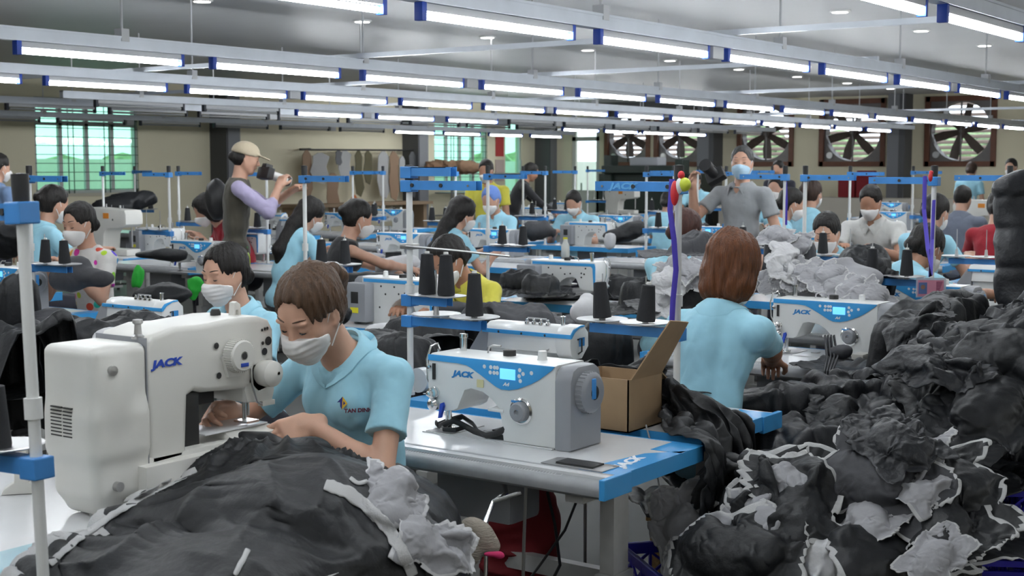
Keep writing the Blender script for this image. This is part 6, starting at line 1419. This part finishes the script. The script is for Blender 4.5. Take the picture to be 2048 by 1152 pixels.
ribbon('purple ribbon tied to the near right stand, hanging down its pole', [(1344,358,4.44),(1340,420,4.44),(1348,480,4.43),(1352,540,4.43),(1346,600,4.44),(1343,660,4.45)], purple_ribbon, .010)
ribbon('purple ribbon hanging from the badge stand down to the badge', [(1850,352,6.34),(1848,420,6.32),(1856,500,6.1),(1861,552,5.96),(1864,480,6.3),(1868,400,6.33)], purple_ribbon, .010)
ribbon('purple ribbon on the stand right of the photographer', [(1570,345,8.75),(1572,400,8.74),(1571,450,8.74)], purple_ribbon, .012)
fl = thing('toy_flower', 'red and yellow toy ornament on top of the near right thread stand', 'ornament', atd(1358,372,4.40)); _rr = rotm(0,0,CAM_A-PI/2)
for nm, mm, c, r in (('red_tassel', red_plastic, (-.012,0,-.02), (.012,.010,.035)), ('yellow_ball', mat('lime_yellow', (.55,.62,.05), .5), (.014,0,.004), (.020,.018,.020)), ('red_top', red_plastic, (.006,0,.030), (.010,.010,.012)), ('white_bead', white_paint, (.0,-.005,.0), (.010,.008,.022))): MB().ell(c, r).build(nm, mm, fl)
fl.rotation_euler = (0,0,CAM_A-PI/2); fl.scale = (1.15,)*3
fl2 = MB().ell((0,0,0), (.010,.010,.022)).ell((.008,0,.02), (.010,.01,.01)).build('red_ornament', red_plastic); fl2.location = atd(1861,354,6.3); tag(fl2, 'small red ornament on the cap of the badge stand', 'ornament')
# below the near table: knee lifter wrapped in cloth, rods, red sack
kl = thing('knee_lifter', 'bent metal knee lifter with a rag-wrapped pad under the nearest table', 'knee lifter', (0,0,0))
a = atd(1025,985,3.72); 
MB().tube([atd(1008,960,3.78), atd(1012,985,3.74), atd(985,1005,3.70), atd(968,1050,3.66), atd(950,1085,3.62)], .007, 10).tube([atd(985,1003,3.7), atd(1042,985,3.7)], .006, 10).build('lifter_rod', chrome, kl)
pd_ = lump('x', [(955,1070,3.6,34,30),(938,1052,3.6,18,16),(975,1092,3.6,24,16),(932,1115,3.58,9,22),(950,1108,3.58,9,20)], mat('striped_rag', (.36,.32,.27), .9, bump=.6, bscale=60, stretch=(1,1,5)), name='rag_wrapped_pad', amp=.010, vox=.005)
_m = pd_.matrix_world.copy(); pd_.parent = kl; [pd_.pop(k, None) if hasattr(pd_, 'pop') else None for k in ()]
for k in ('label','category','group'): del pd_[k]
lump('pink rag tail under the wrapped knee pad', [(984,1108,3.55,20,6),(1000,1111,3.55,10,7)], mat('pink_rag', (.60,.03,.14), .8), name='pink_rag', cat='rag', amp=.003, vox=.004)
tag(MB().tube([atd(1052,975,3.9), atd(1048,1080,3.9), atd(1046,1170,3.9)], .005, 8).build('treadle_chain_rod', steel), 'thin steel pedal rod under the nearest table', 'rod')
tag(MB().tube([atd(1095,985,3.95), atd(1110,1050,4.0), atd(1120,1130,4.05), atd(1100,1170,4.05)], .005, 6).tube([atd(1160,985,3.95), atd(1130,1060,4.0), atd(1080,1130,4.0), atd(1050,1170,4.0)], .004, 6).build('power_cable', black_plastic), 'black power cables hanging under the nearest table', 'cable')
lump('dark red cloth sack on the floor under the nearest tables', [(1010,1040,4.9,60,90,.5),(1075,1050,4.9,45,90,.6),(1040,1150,4.9,80,60,.5)], red_cloth, name='red_sack', cat='sack', amp=.014, vox=.012)
# pale blue sheet on the table at the bottom left, machine foot and plate beside the near stand
tag(MB().box(1.46,1.86,2.25,2.62,.7605,.7625).build('pale_blue_sheet', mat('pale_blue_plastic_sheet', (.28,.50,.58), .2)), 'pale blue plastic sheet on the white table, bottom left', 'sheet')
ft = MB().prism([(-.05,0),(.05,0),(.045,.012),(.018,.03),(.014,.12),(-.014,.12),(-.018,.03),(-.045,.012)], -.02, .02, .003).build('cream_bracket', cream_machine); ft.location = at(45,985,.761); ft.rotation_euler = (0,0,-.7); tag(ft, 'cream metal bracket standing on the white table at the left edge', 'bracket')
# jacket pieces: white selvedge strips near the front garment
for k, (i, px, py, d, rot, sc) in enumerate([(2,790,1010,2.95,(.55,.35,.5),.45),(3,862,1100,2.98,(1.2,.5,2.2),.42)]):
    lay(i, LIN, LINW, px, py, ['grey lining flap with white rim over the front table corner','grey lining flap hanging beside the raw wooden table corner'][k], rot[2], sc, name='lining_flap', group='lining flaps')
def strip(path, w, m, label, name='selvedge_strip', nx=4, lift=.004, fray=.25, seed=1, cat='cloth edge'):
    """a torn cloth edge lying along what is already there"""
    bpy.context.view_layer.update(); dg_ = bpy.context.evaluated_depsgraph_get(); P = [Vector(p) for p in path]; Q = []
    for i in range(len(P)-1):
        k = max(2, int((P[i+1]-P[i]).length/7)); Q += [P[i].lerp(P[i+1], j/k) for j in range(k)]
    Q.append(P[-1]); rr = random.Random(seed); vs = []; last = None
    for i, q in enumerate(Q):
        t = (Q[min(i+1, len(Q)-1)]-Q[max(i-1, 0)]).normalized(); n = Vector((-t.y, t.x))
        for j in range(nx+1):
            u = j/nx-.5; ww_ = w*(1+(rr.random()-.5)*fray*(2 if j in (0, nx) else 0)); p = q+n*u*ww_; o = Vector((0,0,CAM_H)); dv = (atd(p.x, p.y, 3)-o).normalized()
            for _k in range(5):
                ok, loc, nor, _i, ob, _m = SC.ray_cast(dg_, o, dv)
                r_ = ob
                while r_ and r_.parent: r_ = r_.parent
                if not ok or r_.get('category') not in ('person', 'thread stand', 'thread cone', 'sewing machine'): break
                o = loc+dv*.02
            d_ = (loc-Vector((0,0,CAM_H))).length if ok else 9
            if last is not None and abs(d_-last) > .12: d_ = last+(.02 if d_ > last else -.02)
            last = d_; vs.append(Vector((0,0,CAM_H))+dv*(d_-lift-.004*math.sin(PI*(u+.5))))
    m_ = nx+1; fs = [(i*m_+j, i*m_+j+1, (i+1)*m_+j+1, (i+1)*m_+j) for i in range(len(Q)-1) for j in range(nx)]
    me = bpy.data.meshes.new(name); me.from_pydata([tuple(v) for v in vs], [], fs); me.materials.append(m)
    me = cloth_fin2(me, 1, .0018)
    for p in me.polygons: p.use_smooth = True
    return tag(link(name, me), label, cat, 'torn white edges of the front garment')
strip([(100,1128),(150,1082),(210,1040),(285,993),(335,968),(392,938)], 13, SELV, 'torn white edge along the left side of the front black garment', seed=2)
strip([(650,968),(690,982),(735,1012),(775,1055),(803,1100),(826,1152)], 24, SELV, 'broad white lining edge curving down the right of the front black garment', seed=3)
strip([(470,1150),(486,1120),(496,1098)], 11, SELV, 'short white edge at the bottom of the front black garment', seed=4)
strip([(700,955),(715,968),(735,962)], 7, SELV, 'small white thread loop on the front black garment', seed=5)
# ================================================================== along the walls
rk = thing('pattern_rail', 'dark rail on the window wall with paper patterns hanging from it', 'rail', (0,0,0)); MB().cyl((19.5,19.2,1.93),(23.0,19.2,1.95), .018).build('rail_bar', dark_metal, rk); 
for x in (19.8, 22.8): MB().box(x-.015,x+.015,19.2,19.5,1.93,1.96).build('rail_bracket', dark_metal, rk)
PGREY, PBRN, POL, PORA = mat('grey_pattern_card', (.36,.36,.36), .8), mat('brown_pattern_card', (.26,.17,.11), .8), mat('olive_pattern_card', (.09,.08,.04), .8), mat('orange_card', (.50,.13,.03), .8)
pr_ = random.Random(5)
for k, (x, w, h, m, z) in enumerate([(19.65,.30,.95,PBRN,0),(20.0,.55,.62,PGREY,.05),(20.5,.22,.30,col_dark,0),(20.75,.45,.60,PGREY,0),(20.35,.42,.85,PBRN,.45),(21.1,.30,.95,POL,0),(21.45,.26,.7,POL,0),(21.9,.40,1.0,PGREY,0),(22.2,.36,1.05,PBRN,.0),(22.55,.25,.75,PGREY,.1),(22.85,.30,1.0,col_dark,0),(20.95,.22,.55,PORA,.9)]):
    y = 19.16-.03*(k % 3); zt = 1.92-z; pts = [(x-w*.12,zt),(x+w*.12,zt),(x+w*(.35+pr_.random()*.15),zt-h*.12),(x+w*(.3+pr_.random()*.2),zt-h*.45),(x+w*(.38+pr_.random()*.2),zt-h*.8),(x+w*.2,zt-h),(x-w*.25,zt-h*.93),(x-w*(.40+pr_.random()*.15),zt-h*.6),(x-w*(.28+pr_.random()*.15),zt-h*.3),(x-w*.38,zt-h*.1)]
    tag(MB().prism(pts, y, y+.012).build('paper_pattern', m, None, False), '%s card pattern hanging on the window-wall rail, %s of the row' % ({PGREY:'grey',PBRN:'brown',POL:'olive',PORA:'orange'}.get(m,'dark'), ORD[k]), 'pattern', 'paper patterns on the rail')
lump('brown fabric bundles on the shelf under the second window', [(870,335,30.0,28,9),(905,333,30.0,28,9),(935,336,30.0,26,9)], mat('brown_fabric', (.21,.125,.075), .9), name='brown_fabric_bundle', cat='fabric', amp=.06, vox=.03)
sh = thing('metal_shelf', 'metal shelf frame under the second window holding brown fabric', 'shelf', (0,0,0)); 
for z in (.5,1.0,1.42): MB().box(23.7,26.3,18.7,19.2,z,z+.03).build('shelf_board', steel, sh, False)
for x in (23.7,25.0,26.3): MB().box(x-.02,x+.02,18.7,18.74,0,1.75).build('shelf_post', steel, sh, False)
tag(MB().box(26.36,26.66,19.47,19.498,1.84,2.30).build('red_sign', mat('red_sign_face', (.42,.04,.04), .6), None, False), 'red wall sign between the windows at the room corner', 'sign')
tag(MB().box(26.34,26.68,19.47,19.498,1.25,1.76).build('paper_notice', mat('notice_paper', (.50,.40,.36), .8), None, False), 'pale paper notice under the red sign', 'notice')
dg = mat('dark_green_enamel', (.012,.022,.018), .45)
gm = thing('ironing_press', 'dark green industrial machine on the floor below the paired fans', 'machine', (0,0,0))
def fb(x, y0, y1, z0, z1, dx=.6): return MB().box(x, x+dx, y0, y1, z0, z1, .02)
fb(26.2,14.2,16.5,.6,1.45,1.0).build('machine_body', dg, gm, False); fb(26.1,14.3,14.5,0,1.75,.3).build('post', dg, gm, False); fb(26.1,16.1,16.3,0,1.85,.3).build('post', dg, gm, False); fb(26.0,14.5,16.3,1.45,1.62,.5).build('press_head', dg, gm, False); fb(26.05,14.9,15.6,1.62,1.80,.4).build('gauge_box', machine_grey, gm, False); fb(26.3,14.3,16.3,0,.6,.8).build('lower_frame', dg, gm, False)
for k, (y, z) in enumerate([(10.72,.955),(11.12,.955)]):
    o = MB().box(-.12,.12,-.18,.18,0,[.56,.42][k],.03).build('red_box', red_cloth); o.location = (27.45, y, z); tag(o, 'dark red box-shaped bundle standing on the far counter, %s one' % ['taller','shorter'][k], 'bundle')
ct = MB().box(27.2,28.0,7.2,14.0,0,.95); tag(ct.build('wall_counter', mat('counter_paint', (.45,.42,.36), .6), None, False), 'long pale counter along the fan wall', 'counter')
ct = MB().box(19.0,22.9,18.6,19.4,.80,.86).box(19.1,19.2,18.7,19.3,0,.8).box(22.7,22.8,18.7,19.3,0,.8); tag(ct.build('work_bench', mat('bench_wood', (.27,.19,.12), .7), None, False), 'wooden work bench below the hanging patterns', 'bench')
# ================================================================== the photographers' cameras
def camera_thing(label, loc, rot, tele=False):
    t = thing('photo_camera', label, 'camera', loc); t.rotation_euler = rot
    MB().box(-.07,.07,-.03,.035,-.05,.045,.012).prism([(-.03,.04),(.03,.04),(.022,.072),(-.022,.072)], -.03, .04, .005).build('camera_body', black_plastic, t)
    if tele: MB().lathe([(.032,.03),(.035,.07),(.036,.16),(.042,.20),(.042,.24)], 20, (0,0,0), 'y').build('lens', mat('lens_white', (.6,.6,.58), .4), t); MB().lathe([(.0425,.20),(.045,.21),(.045,.23),(.0425,.235)], 20, (0,0,0), 'y').build('focus_ring', black_plastic, t)
    else: MB().lathe([(.034,.03),(.036,.06),(.036,.13),(.045,.135),(.048,.19)], 20, (0,0,0), 'y').build('lens', black_plastic, t); MB().box(-.05,-.01,-.032,-.030,-.03,.02).build('camera_screen', mat('screen_grey', (.25,.25,.27), .2), t)
    return t
camera_thing('black camera with hood held up by the man in grey shirt', atd(1432,352,9.95), (.5,.5,CAM_A+1.2))
camera_thing('camera with white telephoto lens at the face of the capped man', atd(531,346,10.72), (-.28,0,CAM_A-PI/2-.72), True)
bp_ = lump('black backpack on the back of the man in olive vest', [(438,408,11.0,26,34),(432,380,11.0,16,22)], black_plastic, name='backpack', cat='backpack', amp=.01, vox=.015)
# stools for the nearest seated people
for k, (o, lab) in enumerate([(fw,'front operator'),((w2.location.x,w2.location.y),'second woman'),((ww.location.x,ww.location.y),'auburn-haired person'),((yw.location.x,yw.location.y),'woman in yellow')]):
    z = [.465,.465,.465,.465][k]
    t = thing('wooden_stool', 'plain wooden stool carrying the '+lab, 'stool', (o[0],o[1],0)); MB().box(-.16,.16,-.14,.14,.36,.39,.003).build('stool_seat', wood_raw, t, False)
    for sx in (-1,1):
        for sy in (-1,1): MB().box(sx*.13-.018,sx*.13+.018,sy*.11-.018,sy*.11+.018,0,.36).build('leg', wood_raw, t, False)
# polo chest mark on the front operator
def stick(target, px, py, dmax=12):
    dg_ = bpy.context.evaluated_depsgraph_get(); o = Vector((0,0,CAM_H)); q = atd(px, py, 3.5); mw = target.matrix_world; inv = mw.inverted(); a = inv @ o; b = (inv.to_3x3() @ (q-o)).normalized()
    ok, loc, nor, _i = target.ray_cast(a, b); return (mw @ loc, (mw.to_3x3() @ nor).normalized()) if ok else None
bpy.context.view_layer.update()
_sh = [c for c in bpy.data.objects['person'].children if c.name.startswith('shirt')][0]
def stickon(name, me, px, py):
    r = stick(_sh, px, py)
    if not r: print('no hit', name); return
    p, n = r; zax = n; up = Vector((0,0,1)); xax = up.cross(zax).normalized(); yax = zax.cross(xax); M = Matrix((xax, yax, zax)).transposed().to_4x4(); M.translation = p+n*.0035
    o = link(name, me); o.parent = _sh; o.matrix_world = M; o.matrix_parent_inverse = Matrix(); o.matrix_local = _sh.matrix_world.inverted() @ M; return o
em = MB().mat(mat('emblem_purple', (.03,.03,.22), .7)).add([(-.018,0,0),(.0,.018,0),(.0,-.018,0),(-.006,-.010,0),(-.008,.002,0)], [(0,1,2,3,4)]).mat(mat('emblem_yellow', (.75,.48,.04), .7)).add([(0,.018,0),(.018,0,0),(0,-.018,0),(.003,-.004,.0),(.003,.006,0)], [(0,4,3,2,1)] if False else [(0,1,2)]).mat(mat('emblem_purple', ())) .add([(.004,.006,.0006),(.011,0,.0006),(.004,-.006,.0006)], [(0,1,2)])
stickon('chest_emblem', em.data('chest_emblem', None, False), 686, 806)
stickon('chest_lettering', text_data('TAN DINH', .016, mat('maroon_thread', (.16,.02,.05), .8), .0004, 0, .0006, 1.0), 716, 820)
# ------------------------------------------------------------------ drop any pattern object that was never placed
def _kill(o):
    for c in list(o.children): _kill(c)
    bpy.data.objects.remove(o, do_unlink=True)
for _o in [o for o in bpy.data.objects if o.parent is None and o.type == 'EMPTY' and not o.get('label')]: _kill(_o)
